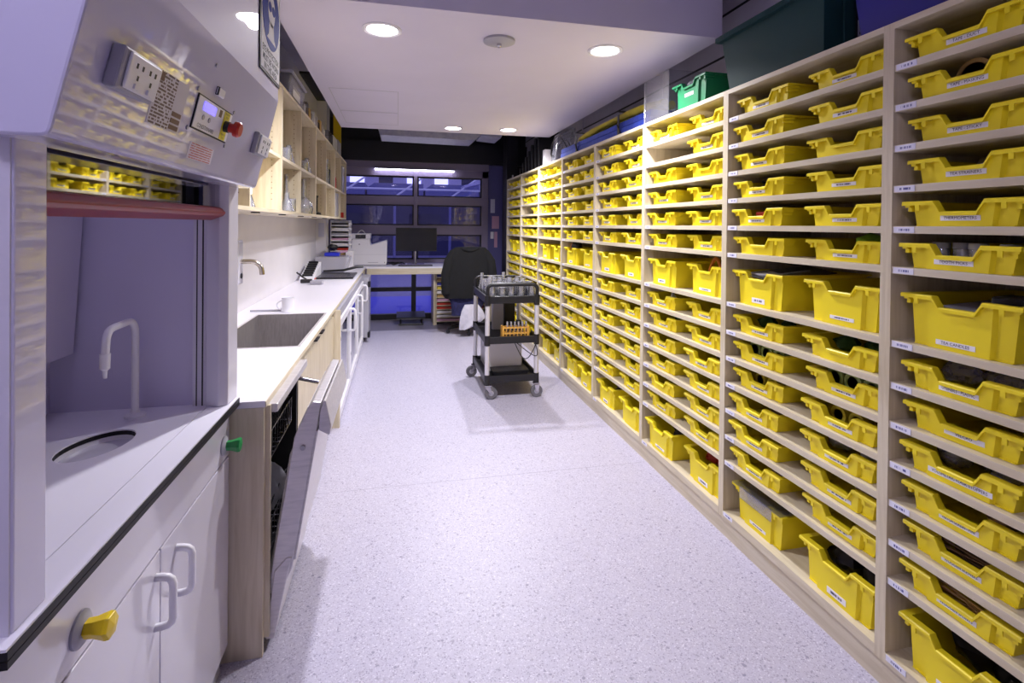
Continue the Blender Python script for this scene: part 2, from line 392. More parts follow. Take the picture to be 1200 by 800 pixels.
# duct under the dark ceiling, yellow post
t = thing('ceiling_duct', 'pale metal duct hanging across the room before the window', 'duct', (.5, 6.8, 2.55))
MB().prism([(-.27, 2.76), (-.215, 2.565), (.96, 2.55), (1.06, 2.64), (1.08, 2.76)], 6.6, 7.1).build('duct_body', 'duct_metal', t, bevel=.005)
MB().prism([(1.06, 2.62), (1.32, 2.6), (1.40, 2.74), (1.06, 2.74)], 6.62, 7.08).build('duct_end', 'duct_metal', t, bevel=.005)
for x in (0, .8): box(x, x+.02, 6.8, 6.82, 2.75, ZC-.02).build('hanger', 'frame_black', t)
tag(MB().box(-.82, -.725, 7.0, 7.04, 2.245, 3.03).build('yellow_post', 'yellow_paint', org=(-.77, 7.02, 2.245)), 'bright yellow steel post above the end of the wall cupboards', 'post')

# ------------------------------------------------------------------ outside
struct(box(-40, 40, YW+.15, 80, -.35, -.15).build('ground_outside', 'asphalt'), 'blue dusk ground beyond the window', 'ground')
struct(box(-6, 6, YW+.3, YW+2.7, -.15, -.02).build('pavement_outside', 'ground_blue'), 'blue lit paving just outside the glass', 'pavement')
sh = thing('long_shed', 'long low shed with ribbed barrel roof across the yard', 'building', (0, 27, -.15))
box(-16, 16, 27, 31, -.15, 2.75).build('wall', 'shed_blue', sh)
for i in range(11):
    x0 = -16 + i*2.9
    MB().prism([(x0, 2.75), (x0+2.8, 2.75), (x0+2.8, 3.55), (x0+.35, 3.55), (x0, 3.3)], 26.8, 31.2).build('roof_segment', 'shed_pale', sh)
for i in range(8):
    box(-13+i*3.4, -11.4+i*3.4, 26.95, 27, 1.0, 2.0).build('shed_window', 'pane', sh)
fc = thing('pale_block', 'pale lilac block rising behind the shed', 'building', (0, 46, -.15))
box(-22, 22, 46, 50, -.15, 6.2).build('wall', 'facade', fc); box(-22, 22, 45.6, 50.2, 6.2, 6.5).build('roof_edge', 'shed_blue', fc)
for i in range(13):
    box(-16+i*2.4, -14.8+i*2.4, 45.95, 46.0, 4.9, 5.7).build('window', 'lit_window' if i % 3 else 'shed_blue', fc)
cn = thing('yard_canopy', 'white slanted steel canopy seen through the upper panes', 'canopy', (2, 20, -.15))
for i in range(4):
    x = -2.2 + i*2.1
    MB().tube([(x, 20, -.15), (x, 20, 2.75)], .05, 8).build('post', 'shed_pale', cn)
    MB().tube([(x, 20, 2.5), (x+1.3, 20, 3.45)], .035, 8).build('strut', 'plastic_white', cn)
MB().tube([(-3, 20, 2.8), (5.5, 20, 2.8)], .04, 8).build('beam', 'plastic_white', cn)
MB().obox((3.6, 20.4, 3.25), (1, 0, .28), (0, 1, 0), (-.28, 0, 1), 1.1, .6, .05).build('roof_sheet', 'facade', cn)
tr = thing('yard_tree', 'small dark green tree beside the shed roof', 'tree', (-5.6, 24, -.15))
MB().tube([(-5.6, 24, -.15), (-5.55, 24, 2.2)], [.12, .07], 8).build('trunk', 'brown', tr)
mbc = MB()
for i in range(60):
    a, b, rr = R.uniform(0, 6.28), R.uniform(-1.2, 1.5), R.uniform(.5, 1.1)
    c = Vector((-5.6 + rr*math.cos(a)*math.cos(b), 24 + rr*math.sin(a)*math.cos(b), 3.4 + rr*math.sin(b)*1.1)); s = R.uniform(.12, .25)
    mbc.add([c + Vector((s,0,0)), c + Vector((0,s,.1)), c - Vector((s,0,0)), c - Vector((0,s,.1)), c + Vector((0,0,s)), c - Vector((0,0,s))], [(0,1,4),(1,2,4),(2,3,4),(3,0,4),(1,0,5),(2,1,5),(3,2,5),(0,3,5)])
mbc.build('crown', 'leaf_green', tr)

# ------------------------------------------------------------------ tray shelving (right)
PITCHB, S0 = .82, 1.319
SZ = [1.952, 1.8265, 1.701, 1.5755, 1.450, 1.3245, 1.096, .965, .842, .719, .597, .474, .352]
ZB, ZT, TH = .112, 2.096, .022
ORD = ['first', 'second', 'third', 'fourth', 'fifth', 'sixth', 'seventh', 'eighth', 'ninth', 'tenth', 'eleventh', 'twelfth', 'thirteenth', 'fourteenth']
NB = 8
ROWTOP = [z + TH/2 for z in SZ] + [ZB + TH/2]
def bay_edges(b):   # b = 0 nearest the camera ... 7 at the window
    return S0 + (b-1)*PITCHB, S0 + b*PITCHB
side_me = box(SHX, 1.985, -.009, .009, .088, ZT).mesh('side_panel')
DEEP = .474
shelf_me = MB().box(SHX+.004, 1.97, -(PITCHB/2-.018), PITCHB/2-.018, -TH/2, TH/2).mesh('shelf')
lab_me = box(SHX+.0025, SHX+.004, -.032, .032, -.009, .009).mesh('shelf_label')
for me, m_ in ((side_me, 'maple_z'), (shelf_me, 'maple_y'), (lab_me, 'shelf_print')): me.materials.append(M[m_])
def inst(name, me, parent, loc):
    o = bpy.data.objects.new(name, me); COL.objects.link(o); o.parent = parent; o.location = loc; return o
for b in range(NB):
    y0, y1 = bay_edges(b); yc = (y0+y1)/2
    u = thing('tray_shelving_bay', 'tall pale wooden shelving bay for yellow trays, %s from the window' % ORD[NB-1-b], 'shelving', (0, yc, 0), 'pale wooden tray shelving along the grey wall')
    inst('side_panel', side_me, u, (0, -(PITCHB/2-.0091), 0)); inst('side_panel', side_me, u, (0, PITCHB/2-.0091, 0))
    box(SHX, 1.985, y0+.018, y1-.018, ZT-.02, ZT).build('top_panel', 'maple_y', u)
    box(SHX, 1.985, y0+.018, y1-.018, .088, ZB+TH/2).build('base_panel', 'maple_y', u)
    box(1.972, 1.985, y0+.018, y1-.018, ZB, ZT-.02).build('back_panel', 'maple_z', u)
    box(SHX+.012, SHX+.03, y0, y1, 0, .078).build('plinth', 'maple_y', u)
    for z in SZ:
        s = inst('shelf', shelf_me, u, (0, 0, z)); inst('shelf_label', lab_me, s, (0, PITCHB/2-.055, 0))
    inst('shelf_label', lab_me, u, (-.004, PITCHB/2-.055, ZB))
tag(box(SHX, 1.985, bay_edges(NB-1)[1]+.001, bay_edges(NB-1)[1]+.019, 0, ZT).build('end_panel', 'maple_z', org=(1.75, bay_edges(NB-1)[1]+.01, 0)), 'pale wooden end board closing the shelving at the window', 'board')

# trays ------------------------------------------------------------
def tray_mesh(h, dip):
    mb = MB(); D = .425; t = .003
    us = [-.140, -.094, -.088, -.066, -.047, .047, .066, .088, .094, .140]
    dd = [.012, .012, 0, 0, 0, 0, 0, 0, .012, .012]
    zt = [h, h, h, h, h-dip, h-dip, h, h, h, h]
    k = .128/.140
    for off in (0, t):
        vs = [(d+off, u*k, 0 if off == 0 else .003) for u, d in zip(us, dd)] + [(d+off, u, z-.002) for u, d, z in zip(us, dd, zt)]
        n = len(us); mb.add(vs, [(i, i+1, n+i+1, n+i) for i in range(n-1)])
    # front lip following the dip
    lu = [-.159, -.066, -.047, .047, .066, .159]; lz = [h, h, h-dip, h-dip, h, h]
    vs = []
    for u, z in zip(lu, lz): vs += [(-.010, u, z-.012), (.014, u, z-.010), (.014, u, z), (-.007, u, z), (-.010, u, z-.003)]
    fs = [(0,1,2,3,4), (25,26,27,28,29)]
    for i in range(5):
        for q in range(5): fs.append((i*5+q, i*5+(q+1) % 5, (i+1)*5+(q+1) % 5, (i+1)*5+q))
    mb.add(vs, fs)
    # side walls, back wall, bottom, flange with stepped ribs
    for s in (-1, 1):
        for o in (0, -t): mb.add([(.012, s*(.128+o), 0), (D, s*(.128+o), 0), (D, s*(.140+o), h-.002), (.012, s*(.140+o), h-.002)], [(0,1,2,3)])
        a, b2 = sorted((s*.137, s*.159)); mb.box(.012, D+.006, a, b2, h-.006, h)
        a, b2 = sorted((s*.137, s*.152)); mb.box(-.004, .05, a, b2, h-.018, h-.006)
        a, b2 = sorted((s*.135, s*.146)); mb.box(0, .05, a, b2, h-.030, h-.018)
        a, b2 = sorted((s*.137, s*.159)); mb.box(-.0095, -.006, s*.112-.006, s*.112+.006, h-.028, h-.012)
    for o in (0, -t): mb.add([(D+o, -.128, 0), (D+o, .128, 0), (D+o, .14, h-.002), (D+o, -.14, h-.002)], [(0,1,2,3)])
    mb.box(D-.002, D+.006, -.14, .14, h-.012, h)
    mb.box(.008, D-.001, -.127, .127, 0, .003); mb.box(.001, .01, -.082, .082, 0, .003)
    me = mb.mesh('tray'); me.materials.append(M['tray_yellow']); return me
TRAY = {0: tray_mesh(.074, .032), 1: tray_mesh(.150, .030)}
card_me = box(-.0012, -.0002, -.05, .05, -.0063, .0063).mesh('label_card'); card_me.materials.append(M['card_print'])
card2_me = box(-.0012, -.0002, -.040, .040, -.011, .011).mesh('label_card'); card2_me.materials.append(M['card_print'])
plain_me = box(-.0012, -.0002, -.052, .052, -.0072, .0072).mesh('label_card'); plain_me.materials.append(M['card_white'])
NAMES0 = ['TAPE - DUCT', 'TAPE - MASKING', 'TAPE - STICKY', 'TEA STRAINERS', 'THERMOMETERS', 'TOOTH PICKS', 'TEA CANDLES', 'UTENSILS - PLASTIC',
          'VELCRO', 'VOLUMETRIC FLASK STOPPERS', 'WATCH GLASSES - MINI', 'WOODEN SKEWERS', 'WOODEN SPLINTS', None]
TRAYPOS = {}
EMPTY = {(2, 1, 0), (6, 3, 0)}
CARDS = {}
for b in range(NB):
    y0, y1 = bay_edges(b)
    for r in range(14):
        deep = 1 if r in (6, 13) else 0
        for sl in (0, 1):              # 0 = slot nearer the window
            if (b, r, sl) in EMPTY or (b == 0 and sl == 1): continue
            yc = (y1 - .018 - .016 - .159 - R.uniform(0, .02)) if sl == 0 else (y0 + .018 + .163 + R.uniform(0, .018))
            x = 1.528 + R.uniform(-.006, .014)
            o = bpy.data.objects.new('storage_tray', TRAY[deep]); COL.objects.link(o); o.location = (x, yc, ROWTOP[r] + .0005)
            TRAYPOS[(b, r, sl)] = (x, yc, ROWTOP[r] + .0005)
            nm = NAMES0[r] if b == 0 else None
            kind = 'deep' if deep else 'shallow'
            if nm: lb = '%s yellow tray carded %s, %s shelf down, bay eight from the window' % (kind, nm, ORD[r])
            else: lb = '%s yellow tray on %s shelf down, %s bay from window, slot %s window' % (kind, ORD[r], ORD[NB-1-b], 'nearer' if sl == 0 else 'farther from')
            tag(o, lb, 'tray', 'yellow trays in the wall shelving')
            ORG[o] = (0, 0, 0)
            zc = .021 if not deep else .026
            u = R.uniform(-.012, .012)
            if nm:
                cme = plain_me; zc = .023 if not deep else .02
                c = bpy.data.objects.new('label_card', cme); COL.objects.link(c); c.parent = o; c.location = (0, u, zc)
                if nm == 'VOLUMETRIC FLASK STOPPERS': c.scale = (1, 1.6, 1)
                wm = .086 if nm != 'VOLUMETRIC FLASK STOPPERS' else .145
                lettering(nm, .0118, wm, (-.0016, u, zc), (0, -1, 0), (0, 0, 1), o, 'ink', bold=.0)
            elif R.random() < .93:
                cme = card2_me if (deep and R.random() < .5) else card_me
                c = bpy.data.objects.new('label_card', cme); COL.objects.link(c); c.parent = o; c.location = (0, u, zc)
# tray contents
def lump(name, c, sx, sy, sz, material, seed=0, seg=10):
    mb = MB(); vs = []; n = seg
    for i in range(n+1):
        th = PI*i/n
        for j in range(2*n):
            ph = PI*j/n; d = Vector((math.sin(th)*math.cos(ph), math.sin(th)*math.sin(ph), math.cos(th)))
            k = 1 + .35*noise.noise(d*1.7 + Vector((seed*3.1, seed, 0))) + .15*noise.noise(d*4.5 + Vector((0, seed, seed*2)))
            vs.append((c[0]+d.x*sx*k, c[1]+d.y*sy*k, c[2]+d.z*sz*k))
    fs = [(i*2*n+j, i*2*n+(j+1) % (2*n), (i+1)*2*n+(j+1) % (2*n), (i+1)*2*n+j) for i in range(n) for j in range(2*n)]
    mb.add(vs, fs); return mb.build(name, material, org=(c[0], c[1], c[2]-sz), smooth=True)
def where(k): return '%s tray, %s shelf down, %s bay from window' % (('window-side', 'off-window')[k[2]], ORD[k[1]], ORD[NB-1-k[0]])
def reels(k, n, material, rr, label, ring=False, cat='reel'):
    x, y, z = TRAYPOS[k]; h = .004
    for i in range(n):
        yy = y + (i-(n-1)/2)*.075; xx = x + .06
        mb = MB().lathe([(rr*.62, -.02), (rr, -.02), (rr, .02), (rr*.62, .02), (rr*.62, -.02)], (xx, yy, z+rr+.016), 20, 'x')
        if not ring: mb.lathe([(.0, -.008), (rr*.62, -.008), (rr*.62, .008), (0, .008)], (xx, yy, z+rr+.016), 20, 'x')
        tag(mb.build('tape_reel', material, org=(xx, yy, z), smooth=True), label + ' ' + ORD[i] + ' in its ' + where(k), cat, 'reels in the trays')
def sticks(k, n, material, label, name='splint_bundle', ln=.25):
    x, y, z = TRAYPOS[k]; mb = MB(); rr = random.Random(n+k[1])
    for i in range(n):
        xx = x + rr.uniform(.03, .3); yy = y + rr.uniform(-.035, .035); a = rr.uniform(-.5, .5); zz = z + .012 + i*.0016
        d = Vector((math.sin(a)*.4, math.cos(a), rr.uniform(-.05, .12))); c = Vector((xx, yy, zz))
        mb.tube([c - d*ln*.36, c + d*ln*.36], .003, 5)
    o = mb.build(name, material, org=(x+.15, y, z)); tag(o, label + ' in the ' + where(k), 'sticks', kind='stuff')
def lumps(k, n, material, label, size=.035, name='packed_bag', up=0):
    x, y, z = TRAYPOS[k]; rr = random.Random(n*7+k[1]*3+k[0])
    for i in range(n):
        s = size*rr.uniform(.8, 1.15)
        o = lump(name, (x+.03+s*1.6+rr.uniform(0, .03)+.07*(i % 2), y+(i-(n-1)/2)*.21/max(1, n), z+.026+s*.75+up), s*1.25, s*1.1, s*.85, material, i+k[1]+k[0]*5)
        tag(o, label + (' %s' % ORD[i] if n > 1 else '') + ' in ' + where(k), 'bag', 'contents of the trays')
reels((1, 8, 0), 3, 'green_reel', .036, 'pale green reel'); reels((1, 8, 1), 3, 'green_reel', .036, 'pale green reel')
reels((1, 9, 0), 2, 'foam_yellow', .032, 'yellow ring', True); reels((1, 9, 1), 2, 'foam_yellow', .032, 'yellow ring', True)
lumps((1, 7, 0), 3, 'leaf_green', 'dark green bundle', .03); lumps((1, 7, 1), 3, 'leaf_green', 'dark green bundle', .032)
lumps((1, 10, 0), 2, 'brown', 'brown packet', .03); lumps((1, 10, 1), 3, 'grey_lid', 'grey beaded strand', .03)
lumps((1, 3, 1), 2, 'plastic_grey', 'grey wrapped lump', .036); lumps((1, 11, 1), 2, 'brown', 'tan packet', .03); lumps((1, 12, 0), 2, 'brown', 'brown packet', .028)
lumps((1, 13, 1), 3, 'plastic_black', 'dark bundle', .06, up=.03)
lumps((0, 7, 0), 3, 'clear_plastic', 'clear bag of utensils', .036); lumps((0, 9, 0), 3, 'clear_plastic', 'clear bag of stoppers', .033); lumps((0, 10, 0), 2, 'brown', 'brown boxed pack', .03)
sticks((0, 11, 0), 60, 'brown', 'heap of thin brown wooden sticks'); sticks((0, 12, 0), 46, 'paper_tan', 'loose pale wooden splints')
lumps((0, 13, 0), 4, 'plastic_black', 'black cable bundle', .062, up=.035); lumps((0, 3, 0), 1, 'chrome', 'small steel strainer', .028)
k = (0, 1, 0); x, y, z = TRAYPOS[k]
tag(MB().lathe([(.038, -.012), (.05, -.012), (.05, .012), (.038, .012), (.038, -.012)], (x+.08, y+.03, z+.052), 28, 'x').build('tape_roll', 'paper_tan', org=(x+.08, y+.03, z), smooth=True), 'tan masking tape roll standing in the second tray of the bay farthest from the window', 'tape')
k = (0, 5, 0); x, y, z = TRAYPOS[k]
for i, yy in enumerate((.085, .035, -.015, -.085)):
    t = thing('spice_jar', 'small clear jar with grey lid in the TOOTH PICKS tray, %s from its window end' % ORD[i], 'jar', (x+.06+.01*(i % 2), y+yy, z+.003), 'jars in the tooth pick tray')
    cx, cy, cz = ORG[t]
    MB().lathe([(.019, 0), (.021, .004), (.021, .055), (.019, .058)], (cx, cy, cz), 14).build('glass', 'glassware', t, True)
    MB().lathe([(.022, .058), (.0225, .060), (.0225, .072), (.021, .075), (0, .075)], (cx, cy, cz), 16).build('lid', 'grey_lid', t, True)
k = (0, 6, 0); x, y, z = TRAYPOS[k]
tag(MB().obox((x+.16, y+.01, z+.115), (1, 0, .06), (0, 1, .03), (-.06, 0, 1), .1, .09, .004).build('grey_board', 'plastic_grey', org=(x+.16, y, z)), 'grey flat board laid in the TEA CANDLES tray', 'board')
tag(MB().obox((x+.1, y-.075, z+.12), (1, .2, 0), (-.2, 1, 0), (0, 0, 1), .05, .035, .045).build('black_case', 'screen_black', org=(x+.1, y-.075, z+.07), bevel=.006), 'black boxy case standing in the TEA CANDLES tray', 'case')
tag(MB().tube([(x+.22, y+.0, z+.14), (x+.1, y-.13, z+.16)], .006, 6).build('wooden_rod', 'paper_tan', org=(x+.2, y, z+.05)), 'thin tan rod resting across the TEA CANDLES tray', 'rod')
k = (1, 3, 0); x, y, z = TRAYPOS[k]
tag(MB().tube([(x+.12+.085*math.cos(a*.35), y-.02+.1*math.sin(a*.35), z+.02+.0012*a) for a in range(54)], .006, 6).build('hose_coil', 'plastic_black', org=(x+.12, y, z), smooth=True), 'coiled black hose rising out of a shallow tray, fourth shelf down', 'hose')
k = (1, 4, 0); x, y, z = TRAYPOS[k]
tag(MB().box(x+.03, x+.1, y-.04, y+.05, z+.02, z+.062).build('red_case', 'red', org=(x+.06, y, z+.003), bevel=.006), 'red plastic lid showing in the fifth shelf tray, seventh bay from window', 'lid')
k = (1, 5, 1); x, y, z = TRAYPOS[k]
tag(MB().obox((x+.09, y-.03, z+.06), (1, 0, .3), (0, 1, .25), (-.3, -.2, 1), .035, .032, .028).build('green_sponge', 'green_sponge', org=(x+.09, y-.03, z+.03), bevel=.006), 'lime green ribbed sponge block in a shallow tray, sixth shelf down', 'sponge')
k = (1, 6, 0); x, y, z = TRAYPOS[k]
for i, (mt, dx, dy, a) in enumerate((('clear_plastic', .1, .02, .2), ('card_white', .14, .05, -.1), ('clear_plastic', .2, -.03, .4))):
    tag(MB().obox((x+dx, y+dy, z+.138+i*.008), (1, 0, .1), (0, 1, a*.3), (-.1, -a*.3, 1), .1, .085, .0015).build('plastic_sleeve', mt, org=(x+dx, y+dy, z+.1)), '%s plastic sleeve heaped in the deep seventh shelf tray of the seventh bay' % ('bottom', 'white middle', 'top')[i], 'sleeve', 'sleeves in the deep tray')
k = (1, 13, 0); x, y, z = TRAYPOS[k]
tag(box(x-.014, x+.42, y-.15, y+.15, z+.151, z+.157).box(x-.016, x-.012, y-.1, y+.1, z+.105, z+.157).build('clear_cover', 'clear_film', org=(x+.2, y, z+.151)), 'clear plastic lid clipped on the lowest deep tray of the seventh bay', 'lid')
lumps((2, 2, 1), 1, 'red', 'red soft pouch', .03); lumps((2, 8, 0), 2, 'leaf_green', 'green bundle', .032); lumps((2, 9, 1), 2, 'plastic_black', 'dark packet', .03); lumps((2, 10, 0), 1, 'green_reel', 'green packet', .03)
lumps((2, 13, 0), 2, 'plastic_black', 'dark parcel', .05, up=.04); lumps((2, 13, 1), 3, 'red', 'orange red pouch', .042, up=.06); lumps((2, 5, 1), 2, 'brown', 'brown parcel', .034)
lumps((3, 13, 0), 2, 'plastic_black', 'black parcel', .05, up=.05); lumps((4, 9, 0), 1, 'bin_blue', 'blue pouch', .034); lumps((3, 8, 1), 2, 'brown', 'brown parcel', .033)
k = (2, 6, 1); x, y, z = TRAYPOS[k]
tag(MB().tube([(x+.06, y+.06-.12*i/12, z+.10+.085*math.sin(PI*i/12)) for i in range(13)], .009, 8).build('orange_hoop', 'orange', org=(x+.06, y, z+.05), smooth=True), 'curved orange hoop arching out of a deep tray, sixth bay', 'hoop')
k = (2, 7, 0); x, y, z = TRAYPOS[k]
for i in range(4):
    tag(MB().tube([(x+.05+.03*i, y-.08+.05*i, z+.03), (x+.04+.03*i, y-.05+.05*i, z+.07), (x+.07+.03*i, y-.01+.05*i, z+.085)], .008, 8).build('pipe_fitting', 'plastic_white', org=(x+.05, y, z), smooth=True), 'white bent pipe fitting, %s from the window in its tray' % ORD[3-i], 'pipe', 'white pipe fittings')
k = (4, 6, 0); x, y, z = TRAYPOS[k]
t = thing('ball', 'black and orange ball on a deep tray halfway along the shelving', 'ball', (x+.05, y, z+.12))
for nm, a, c, mt in (('black_half', 0, 1, 'plastic_black'), ('orange_half', 1, 2, 'orange')):
    MB().lathe([(.055*math.sin(PI*(a+i/8)/2), -.055*math.cos(PI*(a+i/8)/2)) for i in range(9)], (x+.05, y-.02, z+.16), 16, 'y').build(nm, mt, t, True)
k = (6, 1, 0); x, y, z = TRAYPOS[k]; lumps(k, 1, 'bin_blue', 'dark blue glove', .05, up=.02)

# ------------------------------------------------------------------ things on top of the shelving
def tub(name, label, x0, x1, y0, y1, z0, h, material, lip=.02, taper=.03, cat='tub'):
    t = thing(name, label, cat, ((x0+x1)/2, (y0+y1)/2, z0)); cx, cy, _ = ORG[t]
    def ring(e, z): return [(x0-e, y0-e, z), (x1+e, y0-e, z), (x1+e, y1+e, z), (x0-e, y1+e, z)]
    rs = [ring(-taper, z0), ring(0, z0+h), ring(-.004, z0+h), ring(-taper-.004, z0+.005)]
    vs = [p for r_ in rs for p in r_]
    fs = [(0,1,2,3), (12,13,14,15)] + [(i*4+j, i*4+(j+1) % 4, (i+1)*4+(j+1) % 4, (i+1)*4+j) for i in range(3) for j in range(4)]
    MB().add(vs, fs).build('shell', material, t, bevel=.006)
    mb = MB(); o, q = ring(lip, z0+h), ring(-.006, z0+h)
    for zz in (z0+h-.018, z0+h+.006): mb.add([(p[0], p[1], zz) for p in o + q], [(i, (i+1) % 4, 4+(i+1) % 4, 4+i) for i in range(4)])
    mb.add([(p[0], p[1], z0+h-.018) for p in o] + [(p[0], p[1], z0+h+.006) for p in o], [(i, (i+1) % 4, 4+(i+1) % 4, 4+i) for i in range(4)])
    mb.build('rim', material, t)
    return t
ZS = ZT + .001
g = tub('storage_tub', 'large dark green plastic tub on top of the shelving', 1.53, 1.93, 1.60, 2.215, ZS, .27, 'bin_darkgreen')
for y in (1.67, 1.75): box(1.56, 1.575, y, y+.02, ZS+.02, ZS+.25)
box(1.62, 1.66, 1.597, 1.606, ZS+.01, ZS+.24).build('rib', 'bin_darkgreen', g)
st = box(1.68, 1.80, 1.6035, 1.608, ZS+.075, ZS+.215).build('sticker', 'plastic_black', g, label='black product sticker with round symbols')
box(1.685, 1.795, 1.6022, 1.6034, ZS+.08, ZS+.14).build('sticker_panel', 'plastic_grey', st)
box(1.75, 1.795, 1.6022, 1.6034, ZS+.165, ZS+.195).build('sticker_text', 'label_yellow', st)
MB().lathe([(0, -.001), (.017, -.001), (.017, 0), (0, 0)], (1.712, 1.6025, ZS+.18), 16, 'y').build('sticker_symbol', 'plastic_grey', st)
for i, (dx, dz) in enumerate(((.01, .128), (.02, .108), (.008, .092))): MB().lathe([(0, -.001), (.007, -.001), (.007, 0), (0, 0)], (1.69+dx, 1.602, ZS+dz), 12, 'y').build('sticker_symbol', 'plastic_black', st)
tub('blue_tub', 'deep blue plastic tub on top of the shelving beside the dark green one', 1.53, 1.95, .86, 1.50, ZS, .36, 'bin_blue')
tag(MB().lathe([(.035, 0), (.03, .05), (.02, .12), (.012, .2), (0, .21)], (1.74, 1.83, ZS+.20), 14).build('orange_cone', 'orange', org=(1.74, 1.83, ZS+.01), smooth=True), 'orange plastic cone poking out of the dark green tub', 'cone')
# small green tray with contents
t = thing('green_tray', 'deep bright green tray with white card, on top of the shelving', 'tray', (1.535, 2.50, ZS)); ORG[t] = (0, 0, 0)
gme = tray_mesh(.150, .03); gme.materials.clear(); gme.materials.append(M['bin_green'])
inst('body', gme, t, (0, 0, 0)); c = inst('label_card', plain_me, t, (0, .0, .075)); c.scale = (1, .8, 1.2)
lm = lump('plastic_wrap', (1.66, 2.50, ZS+.135), .12, .12, .04, 'clear_plastic', 4); tag(lm, 'crumpled clear plastic wrap in the bright green tray', 'wrap')
cb = thing('clear_box', 'clear plastic box beside the bright green tray', 'box', (1.65, 2.84, ZS)); y0, y1 = 2.71, 3.0
mb = MB()
for (a, b, c, d) in ((1.53, 1.534, y0, y1), (1.80, 1.804, y0, y1), (1.53, 1.804, y0, y0+.004), (1.53, 1.804, y1-.004, y1)): mb.box(a, b, c, d, ZS, ZS+.27)
mb.box(1.53, 1.804, y0, y1, ZS, ZS+.004).build('walls', 'clear_film', cb)
MB().tube([(1.53, y0, ZS+.006), (1.53, y1, ZS+.006)], .005, 6).tube([(1.53, y1, ZS), (1.53, y1, ZS+.27)], .005, 6).build('edge', 'glassware', cb)
# foam boards, noodles, bound with straps
for i, (z, mt, nm) in enumerate(((.012, 'brown', 'brown'), (.055, 'foam_blue', 'lower blue'), (.10, 'foam_blue', 'upper blue'))):
    tag(box(1.57+i*.006, 1.80, 3.02, 4.86, ZS+z-.012 if i == 0 else ZS+z-.03, ZS+z+.012 if i == 0 else ZS+z+.012).build('foam_board', mt, org=(1.68, 3.95, ZS+z-.03 if i else ZS), bevel=.004), '%s long board in the bundle on the shelving top' % nm, 'board', 'boards bundled on the shelving')
for i in range(3):
    x, z0 = 1.62+i*.05, ZS+.142+.012*(i % 2)
    tag(MB().tube([(x, 3.0+j*.14, z0+.03*math.sin(j/10*PI)) for j in range(11)], [.022+.006*math.sin(j*.9+i) for j in range(11)], 10).build('foam_noodle', 'foam_yellow', org=(x, 3.7, z0-.025), smooth=True), '%s yellow foam tube lying on the blue boards' % ('outer', 'middle', 'wall-side')[i], 'foam tube', 'yellow tubes on the boards')
for i, y in enumerate((3.46, 4.36)):
    tag(MB().box(1.562, 1.566, y, y+.03, ZS, ZS+.17).box(1.562, 1.82, y, y+.03, ZS+.19, ZS+.193).tube([(1.555, y+.015, ZS+.09), (1.55, y-.03, ZS+.05), (1.56, y-.05, ZS+.01)], .006, 6).build('strap', 'plastic_black', org=(1.6, y, ZS)), 'black strap around the boards, %s the window' % ('away from', 'toward')[i], 'strap', 'straps around the boards')
tag(MB().tube([(1.62+.1*math.cos(a), 4.98+.14*math.sin(a), ZS+.16+.09*math.sin(a*2.0)) for a in [i*.3 for i in range(20)]], .005, 6).build('cable_loop', 'plastic_black', org=(1.62, 4.98, ZS+.07), smooth=True), 'black looped cable beyond the end of the blue boards', 'cable')
for i in range(2):
    tag(MB().prism([(1.56+.05*i, ZS), (1.75+.05*i, ZS), (1.8+.05*i, ZS+.38), (1.6+.05*i, ZS+.30)], 5.02+.17*i, 5.16+.17*i).build('plastic_dome', 'clear_plastic', org=(1.65, 5.1+.17*i, ZS), bevel=.02), 'clear plastic cover on the shelving top, %s the black boards' % ('away from', 'next to')[i], 'cover', 'clear covers on the shelving')
tag(box(1.58, 1.66, 5.44, 5.52, ZS, ZS+.20).build('white_carton', 'plastic_white', org=(1.62, 5.48, ZS), bevel=.004), 'narrow white carton between clear covers and black boards', 'carton')
for i in range(7):
    y = 5.74 + i*.15; h = .46 - i*.055
    tag(MB().prism([(y, ZS), (y+.05, ZS), (y+.10, ZS+h-.03), (y+.085, ZS+h), (y+.05, ZS+h), (y+.03, ZS+h-.03)], 1.60, 1.90, 'x').build('black_divider_board', 'plastic_black', org=(1.75, y, ZS), bevel=.008), 'leaning black rounded panel, %s tallest of seven at the window end' % ORD[i], 'panel', 'black panels on the shelving end')
tag(box(1.56, 1.58, 6.98, 7.0, ZS, ZS+.06).build('white_bracket', 'plastic_white', org=(1.57, 6.99, ZS)), 'tiny white bracket at the window corner of the shelving top', 'bracket')

# ------------------------------------------------------------------ fume cupboard (left)
FY0, FY1, FZ = .805, 1.832, .88
fs_ = bpy.data.objects['floor']
box(-.6, SHX, 2.895, 2.8975, 0, .0005).build('weld_seam', 'weld', fs_)
fh = thing('fume_cupboard', 'white fume cupboard with raised red-handled sash and tilted control panel', 'fume cupboard', (-.76, 1.32, 0))
box(-1.015, -.545, .86, 1.80, 0, .09).build('plinth', 'plastic_grey', fh)
box(-1.015, -.549, FY0+.015, FY1-.004, .07, FZ-.028).build('base_cabinet', 'hood_white', fh)
box(-.549, -.53, FY0+.015, FY1-.004, .695, FZ-.028).build('service_rail', 'hood_white', fh, bevel=.0015)
for (a, b, hy) in ((FY0+.017, 1.330, 1.307), (1.335, FY1-.006, 1.418)):
    d = box(-.549, -.53, a, b, .07, .69).build('door', 'hood_white', fh, bevel=.0015)
    MB().tube([(-.53, hy, .526), (-.515, hy, .527), (-.504, hy, .529), (-.497, hy, .535), (-.494, hy, .545), (-.494, hy, .583), (-.494, hy, .622), (-.497, hy, .632), (-.504, hy, .638), (-.515, hy, .640), (-.53, hy, .641)], .0085, 12).build('handle', 'plastic_white', d, True)
hole = [(-.745 + .07*math.cos(2*PI*i/32) + .012*math.sin(2*PI*i/32), 1.503 + .1*math.sin(2*PI*i/32)) for i in range(32)]
